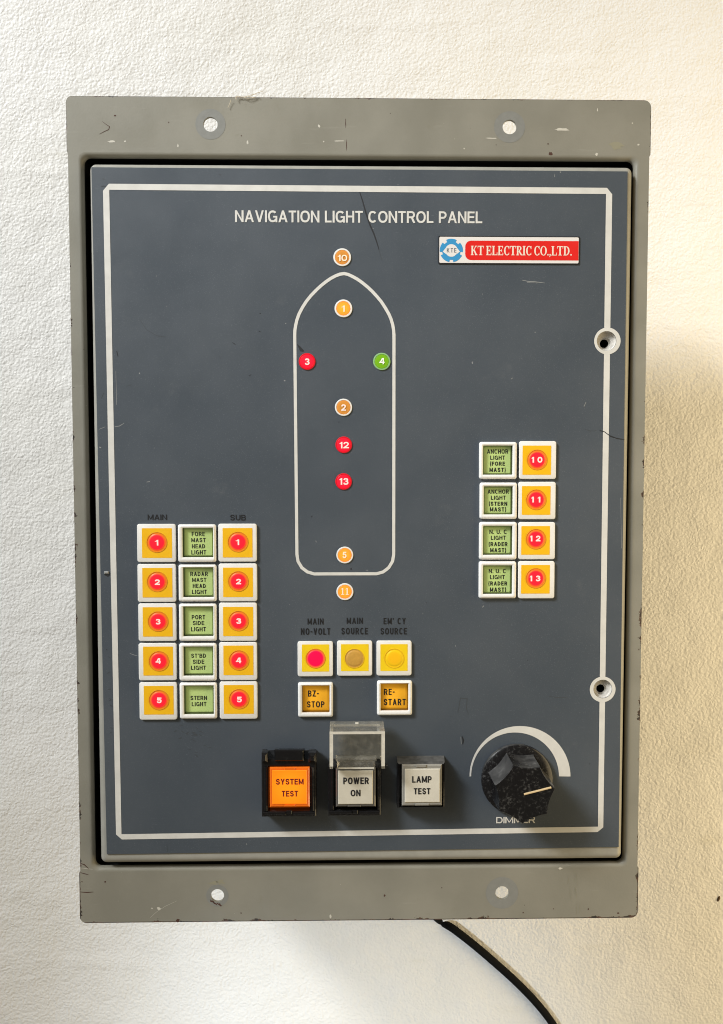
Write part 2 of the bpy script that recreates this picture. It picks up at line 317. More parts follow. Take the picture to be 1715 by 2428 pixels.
# ------------------------------------------------------------------ mesh building
class MB:
    def __init__(self): self.v, self.f, self.m = [], [], []
    def poly(self, pts, mi=0):
        i = len(self.v); self.v += [Vector(p) for p in pts]; self.f.append(list(range(i, i + len(pts)))); self.m.append(mi)
    def loft(self, loops, mi=0, cap0=False, cap1=False, mis=None):
        n = len(loops[0]); i0 = len(self.v)
        for l in loops: self.v += [Vector(p) for p in l]
        for k in range(len(loops) - 1):
            for j in range(n):
                a = i0 + k * n + j; b = i0 + k * n + (j + 1) % n
                self.f.append([a, b, b + n, a + n]); self.m.append(mis[k] if mis else mi)
        if cap0: self.f.append([i0 + j for j in range(n)][::-1]); self.m.append(mis[0] if mis else mi)
        if cap1: self.f.append([i0 + (len(loops) - 1) * n + j for j in range(n)]); self.m.append(mis[-1] if mis else mi)
    def sheet(self, outer, holes, y, mi=0, thick=0.0):
        """flat plate in the xz plane with holes; outer, holes: lists of (x, z); front face at y, back at y + thick"""
        loops = [outer] + holes
        tri = tessellate_polygon([[Vector((x, z, 0)) for x, z in l] for l in loops])
        flat = [p for l in loops for p in l]
        i0 = len(self.v); self.v += [Vector((x, y, z)) for x, z in flat]
        for t in tri: self.f.append([i0 + k for k in t]); self.m.append(mi)
        if thick:
            i1 = len(self.v); self.v += [Vector((x, y + thick, z)) for x, z in flat]
            for t in tri: self.f.append([i1 + k for k in t][::-1]); self.m.append(mi)
            o = 0
            for l in loops:
                n = len(l)
                for j in range(n):
                    a, b = o + j, o + (j + 1) % n
                    self.f.append([i0 + a, i0 + b, i1 + b, i1 + a]); self.m.append(mi)
                o += n
    def box(self, x0, x1, y0, y1, z0, z1, mi=0, bev=0.0):
        b = min(bev, (x1 - x0) / 2.2, (z1 - z0) / 2.2, (y1 - y0) / 2.2)
        def lp(i, y): return [(x0 + i, y, z0 + i), (x1 - i, y, z0 + i), (x1 - i, y, z1 - i), (x0 + i, y, z1 - i)]
        if b > 0: self.loft([lp(b, y0), lp(0, y0 + b), lp(0, y1 - b), lp(b, y1)], mi, True, True)
        else: self.loft([lp(0, y0), lp(0, y1)], mi, True, True)
    def tube(self, pts, r, mi=0, n=10, flat=1.0):
        pts = [Vector(p) for p in pts]; loops = []
        for k, p in enumerate(pts):
            t = (pts[min(k + 1, len(pts) - 1)] - pts[max(k - 1, 0)]).normalized()
            a = t.cross(Vector((0, 1, 0))).normalized(); b = t.cross(a).normalized()
            rr = r[k] if isinstance(r, list) else r
            loops.append([p + a * (rr * math.cos(2 * PI * j / n)) + b * (rr * flat * math.sin(2 * PI * j / n)) for j in range(n)])
        self.loft(loops, mi, True, True)
    def ribbon(self, pts, w, y, mi=0, closed=False):
        """flat stroke of width w along (x, z) points at depth y, mitred"""
        n = len(pts); L, R = [], []
        for k in range(n):
            p = Vector(pts[k]); a = Vector(pts[(k - 1) % n]) if (closed or k > 0) else None; b = Vector(pts[(k + 1) % n]) if (closed or k < n - 1) else None
            d1 = (p - a).normalized() if a is not None else (b - p).normalized()
            d2 = (b - p).normalized() if b is not None else d1
            n1 = Vector((-d1.y, d1.x)); n2 = Vector((-d2.y, d2.x)); mm = (n1 + n2).normalized(); q = max(0.4, mm.dot(n1))
            ww = (w[k] if isinstance(w, list) else w) / 2 / q
            L.append((p.x + mm.x * ww, y, p.y + mm.y * ww)); R.append((p.x - mm.x * ww, y, p.y - mm.y * ww))
        for k in range(n if closed else n - 1):
            j = (k + 1) % n; self.poly([L[k], R[k], R[j], L[j]], mi)
    def disc(self, cx, cz, r, y, mi=0, n=40, dome=0.0):
        if dome:
            loops = []
            for k in range(7):
                a = k / 7 * PI / 2
                loops.append([(cx + r * math.cos(a) * math.cos(2 * PI * j / n), y - dome * math.sin(a), cz + r * math.cos(a) * math.sin(2 * PI * j / n)) for j in range(n)])
            self.loft(loops, mi, False, True)
        else: self.poly([(cx + r * math.cos(2 * PI * j / n), y, cz + r * math.sin(2 * PI * j / n)) for j in range(n)], mi)
    def rings(self, cx, cz, prof, mi=0, n=48, cap0=False, cap1=False, mis=None):
        self.loft([[(cx + r * math.cos(2 * PI * j / n), y, cz + r * math.sin(2 * PI * j / n)) for j in range(n)] for r, y in prof], mi, cap0, cap1, mis)
    def add(self, other_v, other_f, mi):
        i = len(self.v); self.v += other_v; self.f += [[i + k for k in f] for f in other_f]; self.m += [mi] * len(other_f)
    def build(self, name, mats, parent=None, origin=(0, 0, 0), smooth=True, rot=0.0):
        o_ = Vector(origin); me = bpy.data.meshes.new(name)
        me.from_pydata([tuple(p - o_) for p in self.v], [], self.f)
        for mm in mats: me.materials.append(mm)
        for k, p in enumerate(me.polygons): p.material_index = self.m[k]
        me.validate(); me.update()
        import bmesh
        bm = bmesh.new(); bm.from_mesh(me); bmesh.ops.remove_doubles(bm, verts=bm.verts, dist=2e-6)
        bmesh.ops.recalc_face_normals(bm, faces=bm.faces); bm.to_mesh(me); bm.free()
        if smooth:
            for p in me.polygons: p.use_smooth = True
            me.set_sharp_from_angle(angle=math.radians(32))
        ob = bpy.data.objects.new(name, me); COL.objects.link(ob); ob.location = o_
        if rot: ob.rotation_euler[1] = rot
        if parent:
            ob.parent = parent
            ob.location = o_ - Vector(parent.get('_o', (0, 0, 0)))
        ob['_o'] = tuple(o_)
        return ob

def rr(cx, cz, w, h, r, n=5):
    """rounded rectangle as (x, z) points"""
    out = []
    r = min(r, w / 2.01, h / 2.01)
    for sx, sz, a0 in ((1, 1, 0), (-1, 1, 90), (-1, -1, 180), (1, -1, 270)):
        for k in range(n + 1):
            a = math.radians(a0 + 90 * k / n)
            out.append((cx + sx * (w / 2 - r) + r * math.cos(a), cz + sz * (h / 2 - r) + r * math.sin(a)))
    return out
def at(loop, y): return [(x, y, z) for x, z in loop]
def circ(cx, cz, r, n=32): return [(cx + r * math.cos(2 * PI * k / n), cz + r * math.sin(2 * PI * k / n)) for k in range(n)]

# ---- grotesque capitals drawn as strokes of even weight; every glyph is a list of flat polygons in a box w x H, stroke t
GW = dict(A=.80, B=.70, C=.76, D=.74, E=.62, F=.60, G=.80, H=.72, I=0, K=.76, L=.58, M=.88, N=.74, O=.82, P=.68, R=.73, S=.70, T=.66, U=.72, V=.78, W=1.08, X=.74, Y=.76, Z=.66)
GW.update({'0': .62, '1': .36, '2': .62, '3': .62, '4': .68, '5': .62, '-': .34, '.': 0, '(': .22, ')': .22, "'": 0, ' ': .22, ',': 0})
def spl(p, n=7, closed=False):
    p = [Vector(q) for q in p]; out = []; N = len(p)
    g = (lambda i: p[i % N]) if closed else (lambda i: p[min(max(i, 0), N - 1)])
    for k in range(N if closed else N - 1):
        a, b, c, d = g(k - 1), g(k), g(k + 1), g(k + 2)
        for j in range(n):
            t = j / n; out.append(.5 * ((2 * b) + (c - a) * t + (2 * a - 5 * b + 4 * c - d) * t * t + (3 * b - a - 3 * c + d) * t ** 3))
    return out if closed else out + [p[-1]]
def strip(p, t, closed=False):
    n = len(p); L, R = [], []
    for k in range(n):
        a = p[(k - 1) % n] if closed or k else None; b = p[(k + 1) % n] if closed or k < n - 1 else None
        d1 = (p[k] - a).normalized() if a is not None else (b - p[k]).normalized()
        d2 = (b - p[k]).normalized() if b is not None else d1
        n1 = Vector((-d1.y, d1.x)); mm = (n1 + Vector((-d2.y, d2.x))).normalized(); q = t / 2 / max(.5, mm.dot(n1))
        L.append(p[k] + mm * q); R.append(p[k] - mm * q)
    return [[L[k], R[k], R[(k + 1) % n], L[(k + 1) % n]] for k in range(n if closed else n - 1)]
def glyph(c, w, H, t):
    o = t / 2; X = lambda x: o + x * (w - t); Y = lambda y: o + y * (H - t)
    Q = lambda *l: [Vector((X(x), Y(y))) for x, y in l]
    vs = lambda x: [rc_(X(x) - o, 0, X(x) + o, H)]
    hb = lambda x0, x1, y: [rc_(x0, Y(y) - o * .92, x1, Y(y) + o * .92)]
    def sl(x0, y0, x1, y1, k=1.0):      # slanted stroke cut level at both ends; x in 0..1 of the outer box
        dx, dy = (x1 - x0) * (w - t), (y1 - y0) * H; hw = o * k * math.hypot(dx, dy) / abs(dy)
        return [[Vector((X(x0) - hw, y0 * H)), Vector((X(x0) + hw, y0 * H)), Vector((X(x1) + hw, y1 * H)), Vector((X(x1) - hw, y1 * H))]]
    def el(a0, a1, n=26, e=.86):
        out = []
        for k in range(n + 1):
            a = math.radians(a0 + (a1 - a0) * k / n); f = lambda v: math.copysign(abs(v) ** e, v)
            out.append(Vector((X(.5 + .5 * f(math.cos(a))), Y(.5 + .5 * f(math.sin(a))))))
        return out
    def bowl(y0, y1, x1=1.0):
        r = (Y(y1) - Y(y0)) / 2; xr = max(X(x1) - r * .95, X(.25)); pts = [Vector((X(0), Y(y1)))]
        for k in range(13):
            a = PI / 2 - PI * k / 12; pts.append(Vector((xr + (X(x1) - xr) * math.cos(a), (Y(y0) + Y(y1)) / 2 + r * math.sin(a))))
        return strip(pts + [Vector((X(0), Y(y0)))], t * .95)
    if c == 'A': return sl(0, 0, .5, 1, .95) + sl(1, 0, .5, 1, .95) + [rc_(w * .24, H * .24, w * .76, H * .24 + t * .85)]
    if c == 'B': return vs(0) + bowl(.5, 1, .93) + bowl(0, .52)
    if c == 'C': return strip(el(42, 318), t)
    if c == 'D': return vs(0) + bowl(0, 1)
    if c == 'E': return vs(0) + hb(t * .9, w, 1) + hb(t * .9, w * .94, .52) + hb(t * .9, w, 0)
    if c == 'F': return vs(0) + hb(t * .9, w, 1) + hb(t * .9, w * .92, .5)
    if c == 'G': return strip(el(42, 330), t) + [rc_(w * .54, H * .40, w, H * .40 + t * .85), rc_(w - t * .9, 0, w, H * .44)]
    if c == 'H': return vs(0) + vs(1) + hb(t * .9, w - t * .9, .52)
    if c == 'I': return [rc_(0, 0, w, H)]
    if c == 'K': return vs(0) + sl(.06, .30, .92, 1, .95) + sl(.36, .58, .97, 0)
    if c == 'L': return vs(0) + hb(t * .9, w, 0)
    if c == 'M': return vs(0) + vs(1) + sl(.0, 1, .5, .12, .72) + sl(1, 1, .5, .12, .72)
    if c == 'N': return vs(0) + vs(1) + sl(.0, 1, 1, 0, .75)
    if c == 'O': return strip(el(0, 360, 36)[:-1], t, True)
    if c == '0': return strip(el(0, 360, 36, .82)[:-1], t, True)
    if c == 'P': return vs(0) + bowl(.44, 1)
    if c == 'R': return vs(0) + bowl(.47, 1, .96) + sl(.58, .5, 1.0, 0)
    if c == 'S': return strip(spl(Q((.97, .74), (.80, .96), (.5, 1), (.18, .95), (.03, .75), (.20, .56), (.5, .505), (.82, .44), (.98, .25), (.82, .05), (.5, 0), (.18, .05), (.01, .27)), 4), t)
    if c == 'T': return hb(0, w, 1) + [rc_(w / 2 - o, 0, w / 2 + o, H)]
    if c == 'U': return strip(Q((0, 1.0 + o / H)) + [Vector((X(.5 + .5 * math.cos(a)), Y(.34 + .34 * math.sin(a)))) for a in (PI + PI * k / 14 for k in range(15))] + Q((1, 1.0 + o / H)), t)
    if c == 'V': return sl(.5, 0, .02, 1, .95) + sl(.5, 0, .98, 1, .95)
    if c == 'W': return sl(.25, 0, .0, 1, .9) + sl(.25, 0, .5, 1, .85) + sl(.75, 0, .5, 1, .85) + sl(.75, 0, 1, 1, .9)
    if c == 'Y': return sl(.5, .38, .02, 1, .95) + sl(.5, .38, .98, 1, .95) + [rc_(w / 2 - o, 0, w / 2 + o, H * .45)]
    if c == 'Z': return hb(0, w, 1) + hb(0, w, 0) + sl(.06, .04, .94, .96)
    if c == '1': return [rc_(w - t * 1.1, 0, w, H)] + [[Vector((0, H * .70)), Vector((w - t, H * .70)), Vector((w - t, H * .83)), Vector((0, H * .80))], [Vector((w - t * 1.1, H)), Vector((w - t * 1.45, H * .86)), Vector((w - t * 1.9, H * .80)), Vector((w - t, H * .80))]]
    if c == '2': return strip(spl(Q((.02, .70), (.14, .93), (.5, 1), (.86, .92), (.97, .72), (.80, .48), (.42, .25), (.06, .02)), 5), t) + hb(0, w, 0)
    if c == '3': return strip(spl(Q((.05, .78), (.20, .96), (.5, 1), (.84, .93), (.92, .76), (.78, .58), (.42, .53)), 5), t) + strip(spl(Q((.42, .53), (.84, .46), (.99, .26), (.84, .06), (.5, 0), (.16, .05), (.01, .25)), 5), t)
    if c == '4': return [rc_(w * .62, 0, w * .62 + t, H), rc_(0, H * .22, w, H * .22 + t * .9)] + sl(.06, .24, .66, 1, .95)
    if c == '5': return hb(w * .12, w * .94, 1) + strip(spl(Q((.17, 1), (.06, .52)), 3), t * .95) + strip(spl(Q((.06, .52), (.5, .64), (.88, .55), (.98, .32), (.84, .07), (.5, 0), (.16, .05), (.01, .24)), 5), t)
    if c == '-': return [rc_(0, H * .38, w, H * .38 + t)]
    if c == '.': return [rc_(0, 0, w, t)]
    if c == "'": return [[Vector((0, H)), Vector((w, H)), Vector((w * .75, H * .70)), Vector((w * .25, H * .70))]]
    if c in '()':
        p = [Vector((w - o * .8, H * 1.06)), Vector((o * 1.3, H * .8)), Vector((o * .8, H * .45)), Vector((o * 1.3, H * .1)), Vector((w - o * .8, -H * .16))]
        if c == ')': p = [Vector((w - q.x, q.y)) for q in p]
        return strip(spl(p, 5), t * .8)
    return []
def rc_(x0, y0, x1, y1): return [Vector((x0, y0)), Vector((x1, y0)), Vector((x1, y1)), Vector((x0, y1))]
def letter(mb, s, x0, y0, x1, y1, h, mi, t=.15, gap=.13):
    cx, cz, W_, H_ = rect(x0, y0, x1, y1, h); T = t * H_; G = gap * H_
    par = any(c in '()' for c in s)
    if par: H_ *= .86
    nsp = s.count(' '); nat = sum(max(GW[c] - t, 0) for c in s) + nsp * (t - .15); fix = T * (len(s) - nsp) + .22 * H_ * nsp + G * (len(s) - 1)
    k = (W_ - fix) / nat if nat else 1.0
    if k < .3 * H_: G *= .5; fix = T * (len(s) - nsp) + .12 * H_ * nsp + G * (len(s) - 1); k = (W_ - fix) / nat
    x = -W_ / 2 if nat else -(T * len(s)) / 2; lv = 0
    for c in s:
        w = max(GW[c] - t, 0) * k + (T if c != ' ' else .22 * H_ + (t - .15) * k)
        for pl in glyph(c, w, H_, T):
            lv = (lv + 1) % 12
            mb.poly([(cx + x + p.x, -h - lv * .000003, cz - H_ / 2 + p.y + (H_ * .03 if par else 0)) for p in pl], mi)
        x += w + G

def tag(o, label=None, cat=None, group=None, kind=None):
    if label: o['label'] = label
    if cat: o['category'] = cat
    if group: o['group'] = group
    if kind: o['kind'] = kind
    return o

# ================================================================== the setting
WY = 0.120
mb = MB(); mb.box(-1.6, 1.6, WY, WY + 0.03, -1.6, 1.6)
wall = mb.build('wall', [WALL]); tag(wall, 'white embossed foam wall sheet behind the grey panel', 'wall', kind='structure')

# ================================================================== the panel
root = bpy.data.objects.new('control_panel', None); COL.objects.link(root); root.location = (0, 0, 0); root['_o'] = (0, 0, 0)
root.empty_display_size = 0.05
tag(root, 'grey navigation light control panel with slate blue door hung on the white wall', 'control panel')

# --- mounting frame: flange with bolt holes, corner notches, rolled lip round the door opening
def flange_outline():
    a, b, n, z = 0.14445, 0.20817, 0.00055, 0.1806
    pts = []
    def arc(cx, cz, r, a0):
        for k in range(7):
            t = math.radians(a0 + 90 * k / 6); pts.append((cx + r * math.cos(t), cz + r * math.sin(t)))
    r = 0.0036
    arc(a - r, b - r, r, 0)
    arc(-a + r * .8, b - r * .8, r * .8, 90)
    pts.extend([(-a, z + .001), (-a + n, z), (-a + n, -z), (-a, -z - .001)])
    arc(-a + r * .9, -b + r * .9, r * .9, 180)
    arc(a - r, -b + r, r, 270)
    pts.extend([(a, -z - .001), (a - n, -z), (a - n, z), (a, z + .001)])
    return pts
hx, hz = 0.1388, 0.1812
bolt = [(499.5, 294.8, 17.0), (1208.7, 301.2, 16.6), (516, 2123.4, 15.6), (1191, 2117, 16)]
mb = MB()
def hole(px, py, r, n=28):
    c = P(px, py, 0); s = (P(px + r, py, 0) - c).length
    return [(c.x + s * math.cos(2 * PI * k / n), c.z + s * math.sin(2 * PI * k / n)) for k in range(n)]
mb.sheet(flange_outline(), [rr(0, 0, 2 * hx, 2 * hz, 0.0035)] + [hole(*b_) for b_ in bolt], 0.0, 0, 0.0016)
loops = []
R_ = 0.0020
for k in range(9):
    t = PI / 2 * k / 8
    i = R_ * math.sin(t); d = R_ * (1 - math.cos(t))
    loops.append(at(rr(0, 0, 2 * (hx - i), 2 * (hz - i), 0.0035), d + 0.00001))
loops.append(at(rr(0, 0, 2 * (hx - R_), 2 * (hz - R_), 0.0035), 0.0032))
mb.loft(loops)
# rubbed rings where washers sat, flecks, rust and stains on the enamel
for (px, py, r), k in zip(bolt, (2.1, 2.2, 1.7, 2.4)):
    c = P(px, py, 0); s = (P(px + r, py, 0) - c).length
    mb.sheet(circ(c.x, c.z, s * k), [circ(c.x, c.z, s * 1.02)], -0.00006, 1)
def blob(px, py, rx, ry, h, mi, n=14, jag=.35, rot=0.0):
    c = P(px, py, h); q = 0.000213
    pts = []
    for k in range(n):
        t = 2 * PI * k / n; j = 1 + random.uniform(-jag, jag); a, b = rx * q * j * math.cos(t), ry * q * j * math.sin(t)
        pts.append((c.x + a * math.cos(rot) - b * math.sin(rot), -h, c.z + a * math.sin(rot) + b * math.cos(rot)))
    mb.poly(pts, mi)
H1 = 0.00005
for px, py, rx, ry in ((1332, 307, 17, 3.6), (1417, 261, 1.2, 4), (1514, 343, 3, 2), (1500, 292, 1.5, 1.5), (1415, 366, 3, 3), (265, 336, 9, 2.4), (297, 335, 2, 2), (376.5, 2154, 4.2, 4.2), (361, 2154, 1.8, 1.8),
                       (805, 334, 15, 1.4), (587, 338, 2.5, 4), (757, 299, 2.4, 3.4), (768, 336, 1.6, 1.6), (1165, 328, 12, 1.2), (784, 2173, 2, 5), (422, 345, 1.6, 3.4), (1330, 2059, 5, 2.5), (1101, 352, 1.6, 1.6)):
    blob(px, py, rx, ry, H1, 2)
for px, py, rx, ry in ((1306, 364, 4.5, 4.2), (1300, 341, 1.6, 1.8), (250, 2091, 2, 2), (820, 292, .8, 9), (822, 345, .8, 12), (573, 322, 1.4, 1.4), (400, 290, 1.4, 1.4), (1241, 2164, 1.8, 1.8), (1313, 2155, 1.6, 1.6), (1466, 2165, 2.6, 2), (1395, 2156, 1.6, 2.6),
                       (912, 2123, 2, 3), (1048, 2105, 1.4, 2), (572, 2165, 1.6, 1.6), (273, 274, 2.6, 1.4), (422, 2182, 4, 5), (1494, 2171, 2, 2)):
    blob(px, py, rx, ry, H1, 3)
blob(1462, 346, 19, 8, H1, 4, jag=.5); blob(523, 2091, 10, 5, H1, 4, jag=.5); blob(506, 2094, 12, 4, H1, 4, jag=.5)
for px, py in ((502, 2137), (521, 2145), (510, 2142)): blob(px, py, 6, 2.4, H1 * 1.5, 3, jag=.5, rot=-.5)
def scratch(path, w, h, mi, taper=True):
    pts = [P(x, y, h) for x, y in path]; n = len(pts); q = 0.000213
    ww = [w * q * (0.35 + 0.65 * math.sin(PI * (k + .35) / (n - .3))) if taper else w * q for k in range(n)]
    mb.ribbon([(p.x, p.z) for p in pts], ww, -h, mi)
scratch([(243, 288), (252, 295), (260, 300), (258, 307), (247, 312), (236, 318)], 1.4, H1 * 1.6, 3)
scratch([(190, 2047), (200, 2050), (212, 2061)], 2.4, H1 * 1.6, 3); scratch([(191, 2069), (202, 2072), (210, 2074)], 2, H1 * 1.6, 3)
scratch([(191, 2115), (206, 2116), (222, 2115)], 2.2, H1 * 1.6, 3); scratch([(193, 2058), (208, 2060), (220, 2061)], 1.2, H1 * 1.7, 2)
scratch([(355, 2177), (372, 2162), (392, 2149), (420, 2136)], .7, H1 * 1.6, 2)
for k in range(9):
    x = 1350 + k * 3 + random.uniform(-22, 22); y = 2065 + k * 10 + random.uniform(-12, 12)
    scratch([(x, y), (x + random.uniform(-2, 2), y + 12), (x + random.uniform(-3, 3), y + random.uniform(14, 30))], random.uniform(.5, .9), H1 * (1.4 + .05 * k), 4)
fr = mb.build('mounting_frame', [FRAME, HALO, SPECKW, RUST, STAIN], root)

# --- box behind the flange
mb = MB()
bx, bz = hx + 0.0008, hz + 0.0008
def rl(w, z, y): return [(-w, y, -z), (w, y, -z), (w, y, z), (-w, y, z)]
mb.loft([rl(bx - .0012, bz - .0012, 0.0515), rl(bx - .0012, bz - .0012, 0.0017), rl(bx, bz, 0.0017), rl(bx, bz, 0.053), rl(.075, .10, 0.053), rl(.075, .10, WY - .0003)], mis=[1, 0, 0, 0, 0])   # a narrower mounting stand-off carries the box on the wall
mb.poly(rl(bx - .0012, bz - .0012, 0.0515), 1); mb.poly(rl(.075, .10, WY - .0003))
mb.build('enclosure_box', [BOX, DARK], root)

# --- pixel rectangles of everything let into the door
A = crop(310, 1210, 5.069); B = crop(310, 1460, 5.069); C_ = crop(1110, 1030, 5.74); D_ = crop(690, 1440, 5.232); E_ = crop(600, 1680, 3.244); K_ = crop(1080, 1680, 5.069); G_ = crop(690, 570, 6.238); Gb = crop(690, 900, 4.331)
def px(f, x0, y0, x1, y1): a = f(x0, y0); b = f(x1, y1); return (*a, *b)
labels = [   # bezel rectangle, window rectangle, lines (text, rectangle), word
    ((423.4, 1243.0, 513.6, 1332.3), px(A, 622, 215, 990, 565), [('FORE', px(A, 735, 258, 892, 310)), ('MAST', px(A, 730, 332, 902, 383)), ('HEAD', px(A, 737, 406, 895, 457)), ('LIGHT', px(A, 730, 478, 908, 531))], 'FORE MAST HEAD LIGHT'),
    ((424.8, 1338.2, 514.6, 1425.4), px(A, 630, 690, 995, 1045), [('RADAR', px(A, 718, 738, 928, 790)), ('MAST', px(A, 740, 811, 910, 861)), ('HEAD', px(A, 747, 882, 903, 934)), ('LIGHT', px(A, 738, 954, 917, 1006))], 'RADAR MAST HEAD LIGHT'),
    ((426.0, 1430.6, 514.6, 1518.8), (434.5, 1439, 505.8, 1509), [('PORT', px(A, 735, 1258, 895, 1310)), ('SIDE', px(B, 747, 62, 885, 112)), ('LIGHT', px(B, 727, 135, 905, 187))], 'PORT SIDE LIGHT'),
    ((426.4, 1524.0, 514.6, 1612.9), px(B, 635, 375, 992, 723), [("ST'BD", px(B, 728, 455, 905, 505)), ('SIDE', px(B, 748, 527, 885, 578)), ('LIGHT', px(B, 727, 600, 905, 650))], 'ST BD SIDE LIGHT'),
    ((427.4, 1617.2, 515.6, 1703.0), px(B, 640, 845, 997, 1187), [('STERN', px(B, 720, 962, 917, 1013)), ('LIGHT', px(B, 735, 1035, 910, 1087))], 'STERN LIGHT'),
    ((1136.1, 1048.0, 1224.6, 1136.0), px(C_, 208, 153, 608, 548), [('ANCHOR', px(C_, 260, 203, 547, 262)), ('LIGHT', px(C_, 303, 288, 503, 345)), ('(FORE', px(C_, 300, 367, 503, 432)), ('MAST)', px(C_, 292, 450, 512, 517))], 'ANCHOR LIGHT FORE MAST'),
    ((1137.0, 1144.1, 1225.0, 1230.3), px(C_, 217, 708, 610, 1090), [('ANCHOR', px(C_, 268, 750, 555, 808)), ('LIGHT', px(C_, 313, 833, 513, 890)), ('(STERN', px(C_, 285, 912, 533, 977)), ('MAST)', px(C_, 298, 988, 518, 1055))], 'ANCHOR LIGHT STERN MAST'),
    ((1135.8, 1237.3, 1224.5, 1326.2), px(C_, 208, 1247, 605, 1640), [('N. U. C', px(C_, 292, 1297, 530, 1355)), ('LIGHT', px(C_, 312, 1378, 513, 1435)), ('(RADER', px(C_, 282, 1462, 537, 1527)), ('MAST)', px(C_, 302, 1543, 518, 1610))], 'upper N.U.C LIGHT RADER MAST'),
    ((1134.9, 1330.5, 1223.2, 1418.1), px(C_, 208, 1785, 603, 2173), [('N. U. C', px(C_, 283, 1832, 518, 1888)), ('LIGHT', px(C_, 300, 1913, 500, 1970)), ('(RADER', px(C_, 278, 1997, 533, 2063)), ('MAST)', px(C_, 298, 2080, 517, 2147))], 'lower N.U.C LIGHT RADER MAST'),
]
ambers = [
    (px(D_, 90, 925, 523, 1355), px(D_, 140, 975, 480, 1307), [('BZ-', px(D_, 212, 1030, 347, 1108)), ('STOP', px(D_, 200, 1165, 417, 1242))], 'BZ-STOP'),
    (px(D_, 1068, 903, 1502, 1332), px(D_, 1115, 950, 1457, 1283), [('RE-', px(D_, 1155, 1010, 1287, 1088)), ('START', px(D_, 1153, 1135, 1425, 1215))], 'RE-START'),
]
locks = [(1440.5, 808.5, 31.4, 1438.6, 808.4, 23.0), (1429.3, 1634.6, 30.6, 1429.6, 1633.6, 22.0)]
holes = []
for bz_, wn, tx, nm in labels + ambers:
    cx_, cz_, w_, g_ = rect(*wn, OV); holes.append(rr(cx_, cz_, w_ + .0022, g_ + .0022, .0006, 2))
lock_holes = []
for a in locks:
    c = P(a[3], a[4], OV); s = (P(a[3] + a[5], a[4], OV) - c).length; lock_holes.append(circ(c.x, c.z, s, 32))

# --- door: pressed tray with rolled edges, faceplate over it
DX0, DX1, DZ0, DZ1 = -0.1329, 0.1349, -0.1758, 0.1750
dcx, dcz, dw, dh = (DX0 + DX1) / 2, (DZ0 + DZ1) / 2, DX1 - DX0, DZ1 - DZ0
mb = MB()
RD = 0.0034
mb.sheet(rr(dcx, dcz, dw - 2 * RD, dh - 2 * RD, .0006), holes + [circ(sum(p[0] for p in l) / 32, sum(p[1] for p in l) / 32, .0052) for l in lock_holes], -OV + .0006, 0)
loops = []
for k in range(9):
    t = PI / 2 * k / 8; i = RD * (1 - math.sin(t)); d = RD * (1 - math.cos(t))
    loops.append(at(rr(dcx, dcz, dw - 2 * i, dh - 2 * i, .0006 + (RD - i) * .7), -OV + .0006 + d))
loops.append(at(rr(dcx, dcz, dw, dh, .0006 + RD * .7), 0.018))
mb.loft(loops)
door = mb.build('door', [DOORM], root)
mb = MB()
q = [P(216.8, 396.4, OV), P(1488.6, 406.4, OV), P(1467.4, 2008.5, OV), P(253.6, 2025.7, OV)]
mb.sheet([(p.x, p.z) for p in q], holes + lock_holes, -OV, 0, 0.00045)
def S(path, w, mi, h=OV + .00006): scratch(path, w, h, mi)
S([(852, 452), (860, 476), (868, 505), (877, 532), (886, 552), (893, 572), (899, 592)], 3.6, 1)
S([(899, 592), (903, 607), (906, 618)], 1.2, 2)
S([(1388, 1018), (1400, 1022), (1414, 1021)], 1.2, 2); S([(1422, 1020), (1434, 1024), (1446, 1033), (1462, 1039), (1481, 1042)], 2.0, 1, OV + .00019)
c = [P(x, y, OV + .00006) for x, y in ((704, 815), (713, 822), (722, 832), (719, 834), (712, 833))]; mb.poly([tuple(p) for p in c], 1)
S([(1238, 664), (1252, 667), (1268, 668), (1292, 671)], 1.6, 3); S([(1250, 670), (1275, 671)], 1.0, 3)
S([(330, 755), (348, 782), (372, 796), (395, 799)], 1.2, 2); S([(551, 812), (556, 815), (559, 818)], 1.6, 1); S([(614, 785), (618, 787)], 2.5, 1); S([(616, 743), (619, 744)], 3, 1)
S([(590, 892), (596, 888)], 1.6, 1); S([(520, 845), (524, 850)], 1.4, 2); S([(277, 832), (280, 845)], 2.4, 1); S([(275, 880), (277, 960)], 1.0, 3); S([(272, 1012), (284, 1010), (295, 1003)], 1.4, 3)
S([(300, 916), (312, 912)], 1.2, 2); S([(235, 1018), (250, 1012)], 1.2, 3); S([(236, 1060), (240, 1062)], 3, 3); S([(240, 945), (246, 932)], 1.2, 2); S([(348, 1143), (356, 1142)], 1.8, 3)
S([(308, 1549), (318, 1553), (326, 1555)], 1.2, 3); S([(1385, 964), (1390, 953)], 1.6, 3); S([(1212, 899), (1216, 896)], 1.6, 3); S([(1144, 1440), (1148, 1436)], 2, 3); S([(1302, 1651), (1322, 1654), (1345, 1654)], 1.8, 2)
S([(1086, 1690), (1090, 1668), (1092, 1655), (1108, 1657), (1106, 1680), (1112, 1695)], 2.2, 2); S([(1068, 1698), (1070, 1700)], 3, 2)  # note-shaped dent, its shade drawn as a flat dark stroke
S([(1096, 1746), (1099, 1756), (1097, 1765)], 4.2, 1); S([(1093, 1747), (1094, 1764)], 1.4, 3)  # dent drawn flat: dark stroke for its shade, pale one for its lit edge
S([(240, 443), (246, 441), (252, 442)], 1.4, 1); S([(243, 424), (249, 425)], 3, 2); S([(1316, 413), (1315, 420)], 1.3, 3); S([(1328, 407), (1330, 409)], 3, 3)
S([(521, 413), (524, 415)], 4, 2); S([(396, 2001), (397, 2020)], 1.2, 2); S([(584, 2000), (586, 2003)], 1.6, 3); S([(371, 654), (372, 655)], 2, 3)
S([(1472, 1180), (1474, 1300)], 0.9, 3)
